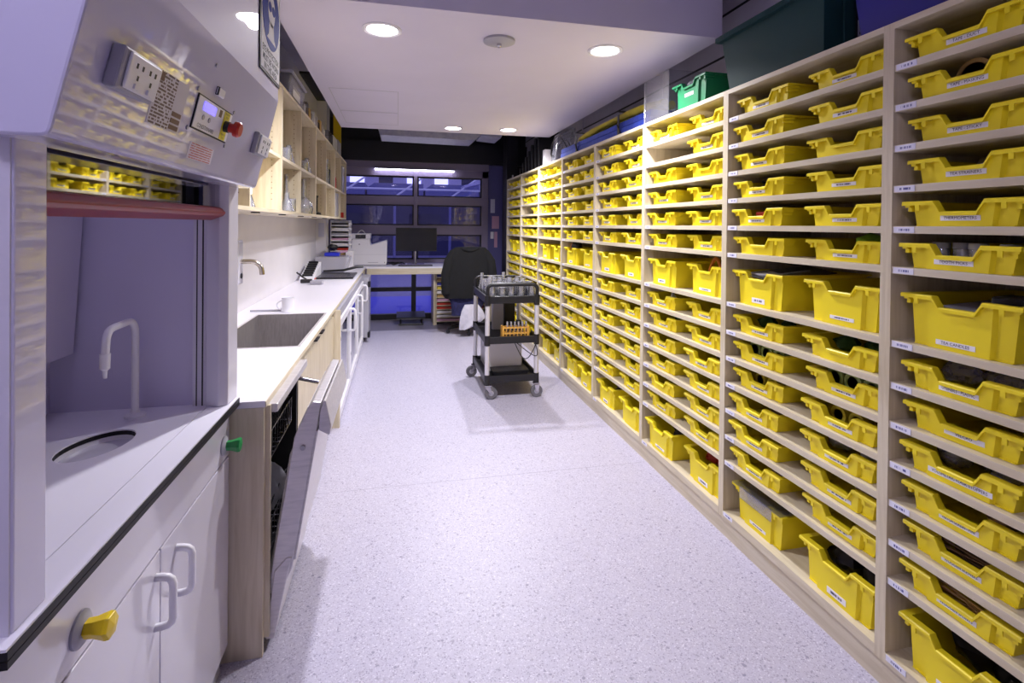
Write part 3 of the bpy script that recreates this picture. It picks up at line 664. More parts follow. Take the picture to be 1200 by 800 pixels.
wt = MB().plate_hole([(-1.015, FY0), (-.572, FY0), (-.572, FY1), (-1.015, FY1)], hole, FZ-.004, FZ).build('worktop', 'worktop_white', fh)
box(-.570, -.502, FY0, FY1, FZ-.004, FZ).build('front_sill', 'worktop_white', wt)
MB().plate_hole([(-1.015, FY0), (-.5005, FY0), (-.5005, FY1), (-1.015, FY1)], hole, FZ-.0155, FZ-.004).build('black_core', 'black_edge', wt)
box(-.56, -.5005, FY0, FY1, FZ-.028, FZ-.017).build('black_edge', 'black_edge', wt)
cb_v = [(-.745+(p[0]+.745)*k_, 1.503+(p[1]-1.503)*k_, z_) for k_, z_ in ((1.03, FZ-.0156), (.97, FZ-.05), (.7, FZ-.075)) for p in hole]
MB().add(cb_v, [(i*32+j, i*32+(j+1) % 32, (i+1)*32+(j+1) % 32, (i+1)*32+j) for i in range(2) for j in range(32)] + [tuple(64+j for j in range(32))]).build('cup_sink', 'plastic_white', fh, True)
# body
box(-1.015, -.515, FY0+.025, FY0+.055, FZ, 2.5).build('side_panel', 'hood_white', fh)
box(-1.015, -.565, 1.775, FY1-.002, FZ, 2.5).build('side_panel', 'hood_inner', fh)
box(-.80, -.70, 1.0, 1.65, 2.43, 2.449).build('hood_fill_strip', 'hood_fill_glow', fh)  # unseen glowing strip, added to brighten the cupboard interior
box(-1.017, -1.0, FY0+.055, 1.775, FZ, 2.5).build('back_panel', 'hood_inner', fh)
box(-1.0, -.565, FY0+.055, 1.775, 2.45, 2.5).build('roof_panel', 'hood_inner', fh)
MB().prism([(-.945, 1.06), (-.93, 1.06), (-.905, 1.50), (-.86, 2.2), (-.872, 2.2), (-.918, 1.50)], FY0+.058, 1.755).build('baffle', 'hood_inner', fh)
for z in (1.08,): MB().tube([(-.99, 1.74, z), (-.93, 1.74, z)], .012, 10).build('baffle_spacer', 'plastic_white', fh)
box(-.575, -.512, FY0+.028, .902, FZ, 1.62).build('corner_post', 'hood_gloss', fh, bevel=.003)
MB().prism([(-.575, 1.748), (-.535, 1.738), (-.512, 1.752), (-.508, FY1), (-.575, FY1)], FZ, 1.62, 'z').build('corner_post', 'hood_white', fh, bevel=.003)
for y, mt in ((1.766, 'frame_black'), (1.7715, 'alu')):
    pass
box(-.615, -.577, 1.762, 1.775, FZ, 2.2).build('sash_track', 'hood_white', fh); box(-.590, -.586, 1.7605, 1.7625, FZ, 2.2).build('track_slot', 'frame_black', fh); box(-.606, -.603, 1.7605, 1.7625, FZ, 2.2).build('track_slot', 'frame_black', fh)
sash = box(-.556, -.549, .90, 1.745, 1.49, 2.25).build('sash', 'sash_glass', fh)
MB().prism([(-.572, 1.488), (-.545, 1.499), (-.530, 1.495), (-.520, 1.481), (-.526, 1.471), (-.562, 1.457), (-.572, 1.463)], .897, 1.752).build('sash_handle', 'sash_red', sash, bevel=.003, label='glossy dark red sash grip')
# canopy
A, Bq = Vector((-.452, 0, 1.572)), Vector((-.387, 0, 1.848)); U = (Bq - A).normalized(); N = Vector((U.z, 0, -U.x))
cano = MB().prism([(-.53, 1.563), (-.462, 1.563), (-.454, 1.566), (-.451, 1.574), (Bq.x, Bq.z), (-.387, 2.62), (-.53, 2.62)], .80, 1.822).build('canopy', 'hood_gloss', fh, bevel=.004)
def pp(s, t, off=0.0): return A + Vector((0, s, 0)) + U*t + N*off
def onpanel(name, s0, s1, t0, t1, o0, o1, material, parent, bevel=0, label=None):
    return MB().obox(pp((s0+s1)/2, (t0+t1)/2, (o0+o1)/2), (0, 1, 0), U, N, (s1-s0)/2, (t1-t0)/2, (o1-o0)/2).build(name, material, parent, bevel=bevel, label=label)
def on_slope_text(body, s, t, h, wmax, parent, material='ink', off=.0022):
    return lettering(body, h, wmax, pp(s, t, off), (0, 1, 0), U, parent, material)
def outlet(s0, s1, t0, t1, depth):
    o = onpanel('power_outlet', s0, s1, t0, t1, 0, depth, 'plastic_grey', fh, .004)
    onpanel('outlet_plate', s0+.012, s1-.004, t0+.005, t1-.005, depth, depth+.005, 'plastic_white', o, .003)
    for q in range(2):
        c = s0 + (s1-s0)*(.36+.36*q)
        for dx, dt in ((-.009, .012), (.009, .012), (0, -.006)): onpanel('socket_slot', c+dx-.0022, c+dx+.0022, (t0+t1)/2+dt-.004, (t0+t1)/2+dt+.004, depth+.005, depth+.0057, 'plastic_black', o)
        onpanel('rocker_switch', c-.007, c+.007, t0+.010, t0+.018, depth+.005, depth+.008, 'plastic_white', o)
outlet(.878, .995, .085, .152, .02); outlet(1.655, 1.79, .09, .157, .016)
onpanel('information_sheet', 1.03, 1.165, .058, .158, 0, .0012, 'sheet_print', fh, label='printed operating instruction sheet')
inf = onpanel('sheet_logo', 1.037, 1.055, .139, .155, .0012, .002, 'brown', fh)
for q in range(3): onpanel('sheet_tag', 1.118, 1.158, .062+q*.013, .071+q*.013, .0012, .002, 'brown', fh)
ct = onpanel('control_panel', 1.212, 1.436, .083, .159, 0, .003, 'black_edge', fh)
onpanel('control_face', 1.215, 1.433, .086, .156, .003, .0042, 'plastic_white', ct)
onpanel('lcd_screen', 1.246, 1.318, .130, .149, .0042, .006, 'lcd', ct, label='blue glowing display')
onpanel('warning_strip', 1.377, 1.416, .0865, .1555, .0042, .005, 'label_yellow', ct)
on_slope_text('CONDITIONAIRE', 1.285, .094, .013, .10, ct, 'ink', .0048)
for q, s_ in enumerate(('EMERGENCY', 'STOP')): on_slope_text(s_, 1.397, .150-.008*q, .007, .034, ct, 'ink', .0056)
for q, s_ in enumerate(('PUSH TO', 'STOP')): on_slope_text(s_, 1.397, .099-.008*q, .007, .03, ct, 'ink', .0056)
onpanel('panel_mark', 1.345, 1.36, .135, .152, .0042, .005, 'brown', ct)
for q in (1.258, 1.295): MB().tube([pp(q, .115, .004), pp(q, .115, .0055)], .006, 12).build('push_button', 'plastic_grey', ct)
es = MB().tube([pp(1.397, .121, .004), pp(1.397, .121, .016)], .014, 18).build('stop_collar', 'plastic_black', ct)
MB().tube([pp(1.397, .121, .014), pp(1.397, .121, .026), pp(1.397, .121, .028), pp(1.397, .121, .038), pp(1.397, .121, .042)], [.012, .012, .019, .02, .016], 20).build('stop_button', 'estop_red', es, True, label='red mushroom stop button')
for (s_, t_) in ((1.205, .166), (1.445, .166), (1.2, .08), (1.44, .076), (1.265, .235)): MB().tube([pp(s_, t_, 0), pp(s_, t_, .003)], .005, 10).build('screw_cap', 'plastic_grey', fh)
onpanel('rocker_switch', 1.30, 1.345, .178, .197, 0, .006, 'plastic_white', fh, .002); onpanel('rocker_mark', 1.30, 1.304, .178, .197, 0, .0065, 'plastic_black', fh)
onpanel('warning_text_decal', 1.235, 1.38, .019, .056, 0, .001, 'red_print', fh, label='red small print warning decal')
# eye protection sign
sg = box(-.3865, -.3835, 1.578, 1.822, 1.893, 2.255).build('safety_sign', 'black_edge', fh, bevel=.001, label='blue mandatory eye protection sign')
box(-.3834, -.3828, 1.588, 1.812, 1.903, 2.245).build('sign_face', 'card_white', sg)
MB().lathe([(0, 0), (.105, 0), (.105, .001), (0, .001)], (-.3828, 1.70, 2.085), 40, 'x').build('sign_disc', 'sign_blue', sg)
mb = MB()                                           # head in profile with goggles
mb.prism([(1.70+.05*math.cos(a)*.85, 2.10+.05*math.sin(a)) for a in [2*PI*i/20 for i in range(20)]], -.3817, -.3812, 'x')
mb.prism([(1.675, 2.06), (1.725, 2.06), (1.735, 2.02), (1.755, 2.005), (1.645, 2.005), (1.665, 2.02)], -.3817, -.3812, 'x').build('sign_figure', 'card_white', sg)
mb = MB()
for c in (1.68, 1.722): mb.prism([(c+.019*math.cos(2*PI*i/14), 2.105+.015*math.sin(2*PI*i/14)) for i in range(14)], -.3811, -.3806, 'x')
mb.build('sign_goggles', 'sign_blue', sg)
for q, s_ in enumerate(('EYE PROTECTION', 'MUST BE WORN', 'IN THIS AREA')): lettering(s_, .026, .2, (-.3825, 1.70, 1.962-.024*q), (0, 1, 0), (0, 0, 1), sg, 'ink', bold=.0006)
# knobs, tap
def knob(y, z, material, lb):
    k = MB().lathe([(.0, 0), (.03, 0), (.03, .004), (.022, .010), (.0, .010)], (-.53, y, z), 24, 'x').build('service_knob', 'plastic_grey', fh, True, label=lb)
    MB().lathe([(.0155, .010), (.0165, .024), (.0225, .043), (.0215, .050), (0, .054)], (-.53, y, z), 6, 'x').build('knob_grip', material, k, bevel=.001)
knob(1.02, .745, 'knob_yellow', 'yellow gas knob'); knob(1.772, .745, 'knob_green', 'green water knob')
tp = MB().lathe([(.027, 0), (.027, .006), (.012, .012), (.012, .02)], (-.745, 1.70, FZ), 20).build('gooseneck_tap', 'plastic_white', fh, True, label='white plastic gooseneck tap')
pts = [(-.745, 1.70, FZ+.01), (-.745, 1.70, 1.10)] + [(-.745, 1.66+.04*math.cos(a), 1.125+.04*math.sin(a)) for a in [PI/2*i/6 for i in range(7)]] + [(-.748, 1.60, 1.163)] + [(-.75, 1.585-.03*math.sin(a), 1.128+.033*math.cos(a)) for a in [PI/2*i/5 for i in range(6)]] + [(-.752, 1.555, 1.09)]
MB().tube(pts, .0095, 12).build('spout', 'plastic_white', tp, True)
MB().tube([(-.752, 1.555, 1.10), (-.752, 1.555, 1.06), (-.752, 1.555, 1.055), (-.752, 1.555, 1.035)], [.0125, .0115, .006, .0045], 12).build('nozzle', 'plastic_white', tp, True)

# ------------------------------------------------------------------ bench along the left wall
BT, BX, BY0 = .858, -.424, 1.838
sinkh = [(-.87, 2.63), (-.462, 2.63), (-.462, 3.57), (-.87, 3.57)]
bench = thing('bench_worktop', 'long white laminate worktop along the left wall with inset sink', 'worktop', (-.72, 4.5, .836))
MB().plate_hole([(XL+.003, BY0), (BX, BY0), (BX, 7.30), (XL+.003, 7.30)], sinkh, .837, BT).build('top', 'worktop_white', bench)
box(BX, BX+.003, BY0, 7.30, .837, BT-.002).build('edge_band', 'maple_y', bench)
t = thing('sink', 'long rectangular stainless sink set into the white worktop', 'sink', (-.666, 3.1, .63))
x0, x1, y0, y1 = -.868, -.464, 2.632, 3.568
mb = MB(); ins = .012
top = [(x0, y0), (x1, y0), (x1, y1), (x0, y1)]; bot = [(x0+ins, y0+ins), (x1-ins, y0+ins), (x1-ins, y1-ins), (x0+ins, y1-ins)]
mb.add([(p[0], p[1], BT) for p in top] + [(p[0], p[1], .64) for p in bot], [(i, (i+1) % 4, 4+(i+1) % 4, 4+i) for i in range(4)] + [(4,5,6,7)]).build('bowl', 'sinksteel', t)
mb = MB()
for (a, b, c, d) in ((x0-.014, x1+.014, y0-.014, y0), (x0-.014, x1+.014, y1, y1+.014), (x0-.014, x0, y0, y1), (x1, x1+.014, y0, y1)): mb.box(a, b, c, d, BT, BT+.002)
mb.build('rim', 'brushed', t)
MB().lathe([(0, .001), (.04, .001), (.042, .003), (.03, .003), (0, .002)], (-.666, 3.35, .64), 20).build('drain', 'chrome', t, True)
# end panel by fume cupboard
e = thing('bench_end_panel', 'pale wooden end panel of the bench beside the fume cupboard', 'panel', (-.72, 1.85, 0))
box(XL+.003, -.428, 1.838, 1.858, 0, .836).build('outer_board', 'maple_z', e); box(XL+.003, -.412, 1.858, 1.873, .05, .836).build('inner_board', 'maple_z', e)
# dishwasher
dw = thing('dishwasher', 'built-in stainless dishwasher with its door ajar, racks showing', 'dishwasher', (-.7, 2.17, 0))
D0, D1 = 1.876, 2.462
mb = MB()
mb.box(-.985, -.435, D0, D0+.012, .1, .815).box(-.985, -.435, D1-.012, D1, .1, .815).box(-.985, -.975, D0, D1, .1, .815).box(-.985, -.435, D0, D1, .805, .815).box(-.985, -.435, D0, D1, .1, .112).build('tub', 'plastic_black', dw)
MB().box(-.46, -.392, D0-.002, D1, .806, .836).build('drip_strip', 'brushed', dw, bevel=.004)
for nm, z in (('upper_rack', .58), ('lower_rack', .24)):
    mb = MB()
    for zz in (z, z+.10): mb.tube([(-.95, D0+.03, zz), (-.45, D0+.03, zz), (-.45, D1-.03, zz), (-.95, D1-.03, zz)], .003, 5, closed=True)
    for i in range(12): 
        y = D0+.05+i*(D1-D0-.1)/11; mb.tube([(-.95, y, z), (-.45, y, z), (-.45, y, z+.10)], .003, 4)
        for q in range(4): mb.tube([(-.9+q*.13, y, z), (-.86+q*.13, y, z+.13)], .0026, 4)
    mb.build(nm, 'chrome', dw)
for i in range(4): MB().lathe([(.0, 0), (.085, .01), (.1, .02)], (-.58+i*.012, D0+.14+i*.09, .36), 18, 'y').build('plate', 'plastic_white', dw, True)
hx, hz = -.415, .14
DU = Vector((-.305-hx, 0, .835-hz)).normalized(); DN = Vector((DU.z, 0, -DU.x)); O = Vector((hx, 0, hz))
def dp(u, n, y): p = O + DU*u + DN*n; return (p.x, y, p.z)
L = .705
def doorprism(nm, pl, y0, y1, mt, par, bev=0):
    n = len(pl); vs = [dp(u, q, y0) for u, q in pl] + [dp(u, q, y1) for u, q in pl]
    return MB().add(vs, [tuple(range(n)), tuple(range(2*n-1, n-1, -1))] + [(i, n+i, n+(i+1) % n, (i+1) % n) for i in range(n)]).build(nm, mt, par, bevel=bev)
door = doorprism('door', [(.05, -.016), (L-.13, -.016), (L-.09, -.008), (L-.02, .012), (L, .024), (L, .052), (0.13, .052), (.02, .02)], D0+.004, D1-.004, 'brushed', dw, .004)
doorprism('door_liner', [(.09, -.024), (L-.2, -.024), (L-.16, -.016), (.09, -.016)], D0+.03, D1-.03, 'brushed', door, .006)
doorprism('control_strip', [(L-.075, -.0045), (L-.03, .008), (L-.03, .0105), (L-.075, -.002)], D0+.03, D1-.1, 'plastic_white', door)
doorprism('handle', [(L-.035, .052), (L+.004, .058), (L+.006, .066), (L-.085, .100), (L-.115, .098), (L-.10, .06)], D0+.01, D1-.01, 'brushed', door, .003)
doorprism('outer_skin', [(.16, .052), (L-.10, .052), (L-.10, .058), (.16, .058)], D0+.003, D1-.003, 'brushed', door, .001)
MB().tube([(-.44, D1-.06, .775), (-.335, D1-.055, .745)], .009, 10).build('door_arm', 'chrome', dw, True)
for y in (D0+.012,): 
    p0 = dp(L-.16, .018, y-.01); MB().tube([p0, (p0[0], p0[1]-.004, p0[2])], .009, 10).build('hinge_screw', 'plastic_grey', door)
MB().prism([(-.428, .03), (-.400, .03), (-.352, .27), (-.345, .30), (-.362, .30), (-.40, .26)], D0-.002, D1+.004).build('lower_panel', 'brushed', dw, bevel=.003)
box(-.95, -.45, D0+.02, D1-.02, 0, .1).build('base', 'plastic_black', dw)
# cupboard under the sink
sc_ = thing('sink_cupboard', 'pale wooden two door cupboard under the sink', 'cupboard', (-.7, 3.13, 0))
SY0, SY1 = 2.468, 3.80
MB().box(XL+.003, -.452, SY0, SY0+.018, .09, .835).box(XL+.003, -.452, SY1-.018, SY1, .09, .835).box(XL+.003, -.452, SY0, SY1, .09, .108).box(XL+.003, XL+.012, SY0, SY1, .09, .835).build('carcass', 'maple_y', sc_)
for (a, b) in ((SY0+.002, 3.132), (3.136, SY1-.002)):
    d = box(-.450, -.432, a, b, .095, .80).build('door', 'maple_z', sc_, bevel=.0015)
    hy = b-.1 if a < 3 else a+.1
    MB().box(-.452, -.424, hy-.05, hy+.05, .801, .808).build('edge_pull', 'frame_black', d)
box(-.9, -.49, SY0, SY1, 0, .088).build('plinth', 'plastic_grey', sc_)
tag(box(XL+.003, -.388, 3.806, 3.836, 0, .836).build('bench_divider', 'maple_z', org=(-.7, 3.82, 0)), 'pale wooden divider board between sink cupboard and fridges', 'board')
# under-bench fridges
FX = -.392
for i in range(3):
    a = 3.85 + i*.875; b = a + .865
    f = thing('glass_door_fridge', 'white under-bench fridge with glass door, %s from the sink' % ORD[i], 'fridge', (-.7, (a+b)/2, 0), 'white fridges under the bench')
    MB().box(-1.0, FX-.04, a, a+.02, .03, .82).box(-1.0, FX-.04, b-.02, b, .03, .82).box(-1.0, -.98, a, b, .03, .82).box(-1.0, FX-.04, a, b, .03, .06).box(-1.0, FX-.04, a, b, .76, .82).build('cabinet', 'plastic_white', f)
    box(FX-.04, FX-.012, a, b, .765, .825).build('control_strip', 'plastic_grey', f)
    MB().box(FX-.035, FX, a+.003, a+.06, .035, .758).box(FX-.035, FX, b-.06, b-.003, .035, .758).box(FX-.035, FX, a+.06, b-.06, .035, .10).box(FX-.035, FX, a+.06, b-.06, .70, .758).build('door_frame', 'plastic_white', f, bevel=.003)
    d = box(FX-.022, FX-.014, a+.06, b-.06, .10, .70).build('door_glass', 'fridge_glass', f)
    hy = b - .09
    MB().tube([(FX, hy, .53), (FX+.03, hy, .53), (FX+.042, hy, .545), (FX+.042, hy, .70), (FX+.03, hy, .715), (FX, hy, .715)], .012, 10).build('handle', 'plastic_white', f, True)
    for z in (.25, .42, .58): box(-.97, FX-.06, a+.03, b-.03, z, z+.006).build('wire_shelf', 'alu', f)
    for z in (.30, .62): MB().lathe([(.0, 0), (.013, 0), (.013, .004), (0, .006)], (FX, a+.03, z), 10, 'x').build('hinge_cap', 'plastic_grey', f)
    box(-.97, FX-.05, a+.02, b-.02, 0, .03).build('base', 'plastic_black', f)
pd = thing('grey_pedestal', 'grey metal pedestal with black corner fittings at the fridge end', 'pedestal', (-.6, 6.75, 0))
box(-.98, -.335, 6.50, 7.0, .06, .79).build('body', 'plastic_grey', pd, bevel=.004)
for z in (.06, .68): box(-.345, -.315, 6.49, 6.57, z, z+.07).build('corner_fitting', 'plastic_black', pd, bevel=.004)
for z in (.28, .52): box(-.335, -.333, 6.51, 6.99, z, z+.004).build('drawer_gap', 'frame_black', pd)
for y in (6.55, 6.95): MB().lathe([(0, -.012), (.03, -.012), (.03, .012), (0, .012)], (-.42, y, .03), 14, 'y').build('caster', 'rubber', pd)
box(-.95, -.42, 6.52, 6.98, .05, .06).build('caster_plate', 'plastic_black', pd)

# wall cupboards
CX, CB, CT, CM = -.65, 1.507, 2.245, 1.83
cy = [1.90, 2.533, 3.165, 3.79, 4.428, 5.071, 5.729, 6.345, 6.965]
for u in range(4):
    a, m_, b = cy[2*u], cy[2*u+1], cy[2*u+2]
    c = thing('open_wall_cupboard', 'open pale wooden wall cupboard, %s from the window' % ORD[3-u], 'cupboard', (-.83, (a+b)/2, CB), 'open wooden wall cupboards over the bench')
    box(XL+.002, CX, a+.001, a+.019, CB, CT).build('side_panel', 'maple_z', c); box(XL+.002, CX, b-.019, b-.001, CB, CT).build('side_panel', 'maple_z', c)
    box(XL+.002, CX-.004, m_-.009, m_+.009, CB+.018, CT-.018).build('divider', 'maple_z', c)
    box(XL+.002, CX, a+.019, b-.019, CB, CB+.018).build('bottom_panel', 'maple_y', c); box(XL+.002, CX, a+.019, b-.019, CT-.018, CT).build('top_panel', 'maple_y', c)
    box(XL+.002, XL+.01, a+.019, b-.019, CB+.018, CT-.018).build('back_panel', 'maple_y', c)
    box(XL+.01, CX-.004, a+.019, m_-.009, CM-.009, CM+.009).build('shelf', 'maple_y', c); box(XL+.01, CX-.004, m_+.009, b-.019, CM-.009, CM+.009).build('shelf', 'maple_y', c)
    mb = MB()
    for y in (a+.0192, b-.0195, m_-.0097, m_+.0093):
        for x in (CX-.05, CX-.28):
            for z in [CB+.08+.032*i for i in range(20)]: mb.box(x-.0025, x+.0025, y, y+.0004, z-.0025, z+.0025)
    mb.build('shelf_pin_holes', 'brown', c)
    for y in ((a+m_)/2, (m_+b)/2):
        MB().lathe([(0, 0), (.022, 0), (.022, -.006), (0, -.006)], (CX-.06, y, CB), 14).build('cabinet_spotlight', 'plastic_black', c)
# a lit display lamp in the first cupboard
t = thing('cupboard_lamp', 'bright vertical tube lamp inside the wall cupboard by the fume cupboard', 'lamp', (-.75, 2.91, CB+.019))
MB().lathe([(.005, .012), (.005, .14), (0, .14)], (-.75, 2.91, CB+.019), 10).build('tube', 'cabinet_lens', t); MB().lathe([(.02, 0), (.02, .012), (0, .012)], (-.75, 2.91, CB+.019), 12).build('base', 'plastic_white', t)
def flask(name, label, x, y, z, prof, grp, cat='flask', mt='glassware', ext=None):
    t = thing(name, label, cat, (x, y, z), grp); MB().lathe(prof, (x, y, z), 14).build('glass', mt, t, True)
    if ext: MB().lathe(ext[0], (x, y, z), 12).build(ext[2], ext[1], t, True)
    return t
CON = [(.04, 0), (.043, .004), (.016, .09), (.016, .12), (.019, .122), (.014, .12), (.014, .09), (.04, .008)]
BEA = [(.034, 0), (.036, .004), (.036, .085), (.039, .088), (.034, .085), (.034, .006)]
CYL = [(.03, 0), (.03, .008), (.013, .012), (.013, .25), (.016, .254), (.011, .25), (.011, .014)]
VOL = [(.05, 0), (.055, .03), (.045, .07), (.014, .10), (.012, .2), (.015, .205), (.010, .2), (.012, .10), (.043, .07), (.052, .03)]
gz, gm = CB+.019, CM+.010
g = 'glassware in the wall cupboards'
flask('conical_flask', 'clear conical flask by the bright lamp in the cupboard nearest the fume cupboard', -.74, 2.80, gz, CON, g, ext=([(.036, .01), (.03, .03), (0, .03)], 'lid_blue', 'blue_liquid'))
flask('conical_flask', 'second clear conical flask by the bright lamp, wall side', -.84, 2.92, gz, CON, g); flask('measuring_cylinder', 'tall measuring cylinder with blue foot by the lit flasks', -.80, 3.05, gz, CYL, g, 'cylinder')
for i, (x, y, z, pr, nm, cat, lb) in enumerate(((-.69, 3.50, gz, CON, 'conical_flask', 'flask', 'conical flask, lower shelf, first bay past the lamp'), (-.735, 3.72, gz, CYL, 'measuring_cylinder', 'cylinder', 'measuring cylinder, lower shelf, first bay past the lamp'), (-.695, 3.64, gz, BEA, 'beaker', 'beaker', 'beaker, lower shelf, first bay past the lamp'),
     (-.71, 4.22, gz, VOL, 'volumetric_flask', 'flask', 'round bellied volumetric flask holding clear liquid, lower shelf'), (-.69, 3.47, gm, BEA, 'beaker', 'beaker', 'beaker, upper shelf, first bay past the lamp'), (-.70, 3.60, gm, CON, 'conical_flask', 'flask', 'conical flask, upper shelf, first bay past the lamp'),
     (-.70, 4.14, gm, BEA, 'beaker', 'beaker', 'wide beaker, upper shelf above the volumetric flask'), (-.70, 4.28, gm, CON, 'conical_flask', 'flask', 'conical flask, upper shelf above the volumetric flask'), (-.69, 5.42, gm, CYL, 'measuring_cylinder', 'cylinder', 'measuring cylinder beside a black bottle, upper shelf'))):
    o = flask(nm, 'clear glass ' + lb, x, y, z, pr, g, cat)
    if pr is VOL: o.scale = (1.3, 1.3, 1.3)
flask('black_bottle', 'slim black bottle on the lower cupboard shelf', -.70, 4.80, gz, [(.04, 0), (.04, .02), (.012, .03), (.012, .15), (.02, .17), (0, .175)], g, 'bottle', 'plastic_black')
flask('dark_bottle', 'dark slim bottle on the upper cupboard shelf', -.70, 5.54, gm, [(.025, 0), (.025, .16), (.01, .18), (.01, .22), (0, .22)], g, 'bottle', 'plastic_black')
flask('red_bottle', 'dark red bottle on the upper shelf by the window', -.70, 6.08, gm, [(.025, 0), (.025, .12), (.012, .15), (.014, .18), (0, .18)], g, 'bottle', 'red')
for i, (y, z, h, mt) in enumerate(((6.10, gz, .27, 'milky_plastic'), (6.76, gm, .33, 'milky_plastic'))):
    tag(box(-.84, -.665, y-.12, y+.12, z, z+h).build('tall_clear_tub', mt, org=(-.75, y, z), bevel=.01), 'tall clear plastic tub on the %s cupboard shelf near the window' % ('lower', 'upper')[i], 'tub', 'clear tubs in the cupboards')
tag(box(-.72, -.67, 6.82, 6.88, gz, gz+.07).build('red_pack', 'red', org=(-.695, 6.85, gz)), 'small red pack on the lower cupboard shelf by the window', 'pack')
# on top of the wall cupboards
for i, (y0, y1, h) in enumerate(((3.52, 4.02, .17),)):
    t = thing('clear_storage_box', 'large clear plastic storage box on top of the wall cupboards', 'box', (-.83, (y0+y1)/2, CT))
    MB().prism([(-.97, CT+.001), (-.70, CT+.001), (-.665, CT+h), (-.99, CT+h)], y0, y1).build('walls', 'clear_plastic', t, bevel=.01); box(-1.0, -.655, y0-.02, y1+.02, CT+h, CT+h+.02).build('lid', 'plastic_grey', t, bevel=.005)
    box(-.683, -.680, y0+.12, y0+.36, CT+.05, CT+.12).build('paper_label', 'card_white', t)
for i in range(10):
    y = 4.16 + i*.12; h = .12 + .02*((i*5) % 3)
    tag(box(-.95, -.70, y, y+.075, CT+.001, CT+h).build('box_file', ('plastic_grey', 'clear_plastic', 'paper_tan', 'plastic_grey', 'plastic_white')[i % 5], org=(-.82, y+.03, CT), bevel=.003), '%s box file on the wall cupboards, %s from the clear box' % (('grey', 'clear', 'tan', 'grey', 'white')[i % 5], ORD[i]), 'file', 'box files on the cupboards')
for i in range(3): tag(box(-.96, -.69, 5.5+i*.42, 5.85+i*.42, CT+.001, CT+.16+.02*i).build('clear_carton', ('clear_plastic', 'plastic_white', 'plastic_grey')[i], org=(-.82, 5.7+i*.42, CT), bevel=.006), '%s carton on the wall cupboards toward the yellow post' % ('clear', 'white', 'grey')[i], 'carton', 'cartons on the cupboards')

# ------------------------------------------------------------------ things on the bench
t = thing('wall_tap', 'brass toned swivel tap with wall dispenser over the sink', 'tap', (-.98, 2.9, 1.15))
MB().tube([(XL, 2.9, 1.249), (-.74, 2.9, 1.249)] + [(-.74+.05*math.sin(a), 2.9, 1.199+.05*math.cos(a)) for a in [PI/2*i/6 for i in range(7)]] + [(-.688, 2.9, 1.18)], .0125, 12).build('spout', 'tap_brass', t, True)
MB().box(-.815, -.79, 2.86, 2.94, 1.13, 1.36).build('dispenser_body', 'milky_plastic', t, bevel=.008); MB().lathe([(0, 0), (.014, 0), (.014, .006), (0, .006)], (-.79, 2.9, 1.175), 14, 'x').build('dispenser_button', 'plastic_black', t)
MB().box(XL, -.81, 2.885, 2.915, 1.32, 1.345).build('dispenser_bracket', 'alu', t)
t = thing('mug', 'white mug beside the far end of the sink', 'mug', (-.708, 3.665, BT))
MB().lathe([(.034, 0), (.038, .003), (.04, .095), (.041, .098), (.037, .096), (.034, .006), (0, .006)], (-.708, 3.665, BT), 24).build('body', 'plastic_white', t, True)
MB().tube([(-.748, 3.665, BT+.075)] + [(-.748-.03*math.sin(a), 3.665, BT+.048+.027*math.cos(a)) for a in [PI*i/8 for i in range(9)]] + [(-.745, 3.665, BT+.02)], .005, 8).build('handle', 'plastic_white', t, True)
tag(MB().tube([(-.95, 3.70, BT+.007), (-.76, 3.70, BT+.007)], .006, 8).build('stirring_rod', 'plastic_grey', org=(-.85, 3.7, BT), smooth=True), 'thin grey rod lying behind the mug', 'rod')
rk = thing('pen_rack', 'sloping white rack of black handled tools at the wall', 'rack', (-.90, 5.85, BT))
MB().prism([(5.6, BT+.0), (6.15, BT+.0), (6.15, BT+.16), (5.62, BT+.03)], -.98, -.84, 'x').build('body', 'plastic_white', rk, bevel=.003)
for i in range(7): MB().obox((-.91, 5.68+i*.065, BT+.055+i*.0175), (1, 0, 0), (0, 1, .25), (0, -.25, 1), .05, .012, .01).build('tool_slot', 'plastic_black', rk)
box(-.838, -.834, 5.65, 6.1, BT+.01, BT+.02).build('red_line', 'red', rk)
tag(MB().tube([(-.985, 5.5, BT+.1), (-.93, 5.52, BT+.05), (-.90, 5.6, BT+.012)], .008, 8).build('black_stylus', 'plastic_black', org=(-.94, 5.52, BT), smooth=True), 'black stylus leaning at the wall by the tool rack', 'stylus')
tag(MB().obox((-.88, 5.42, BT+.02), (1, .2, 0), (-.2, 1, 0), (0, 0, 1), .055, .03, .018).build('staple_gun', 'plastic_black', org=(-.88, 5.42, BT), bevel=.008), 'black stapler in front of the tool rack', 'stapler')
tag(MB().obox((-.76, 5.28, BT+.02), (1, -.1, 0), (.1, 1, 0), (0, 0, 1), .06, .035, .019).build('grey_stapler', 'plastic_grey', org=(-.76, 5.28, BT), bevel=.01), 'grey rounded stapler on the bench', 'stapler')
mt_ = thing('paper_guillotine', 'dark paper guillotine with raised black arm on the bench', 'guillotine', (-.65, 6.05, BT))
box(-.86, -.46, 5.75, 6.35, BT+.001, BT+.02).build('board', 'screen_black', mt_, bevel=.004)
MB().tube([(-.85, 6.40, BT+.03), (-.62, 6.40, BT+.04), (-.48, 6.42, BT+.075), (-.40, 6.45, BT+.08)], [.012, .014, .016, .016], 8).build('arm', 'plastic_black', mt_, True)
tb = thing('clear_tub', 'clear plastic tub holding blue lidded containers on the bench', 'tub', (-.80, 6.75, BT))
MB().prism([(-.95, BT+.001), (-.62, BT+.001), (-.57, BT+.19), (-.98, BT+.19)], 6.55, 6.95).build('walls', 'milky_plastic', tb, bevel=.02)
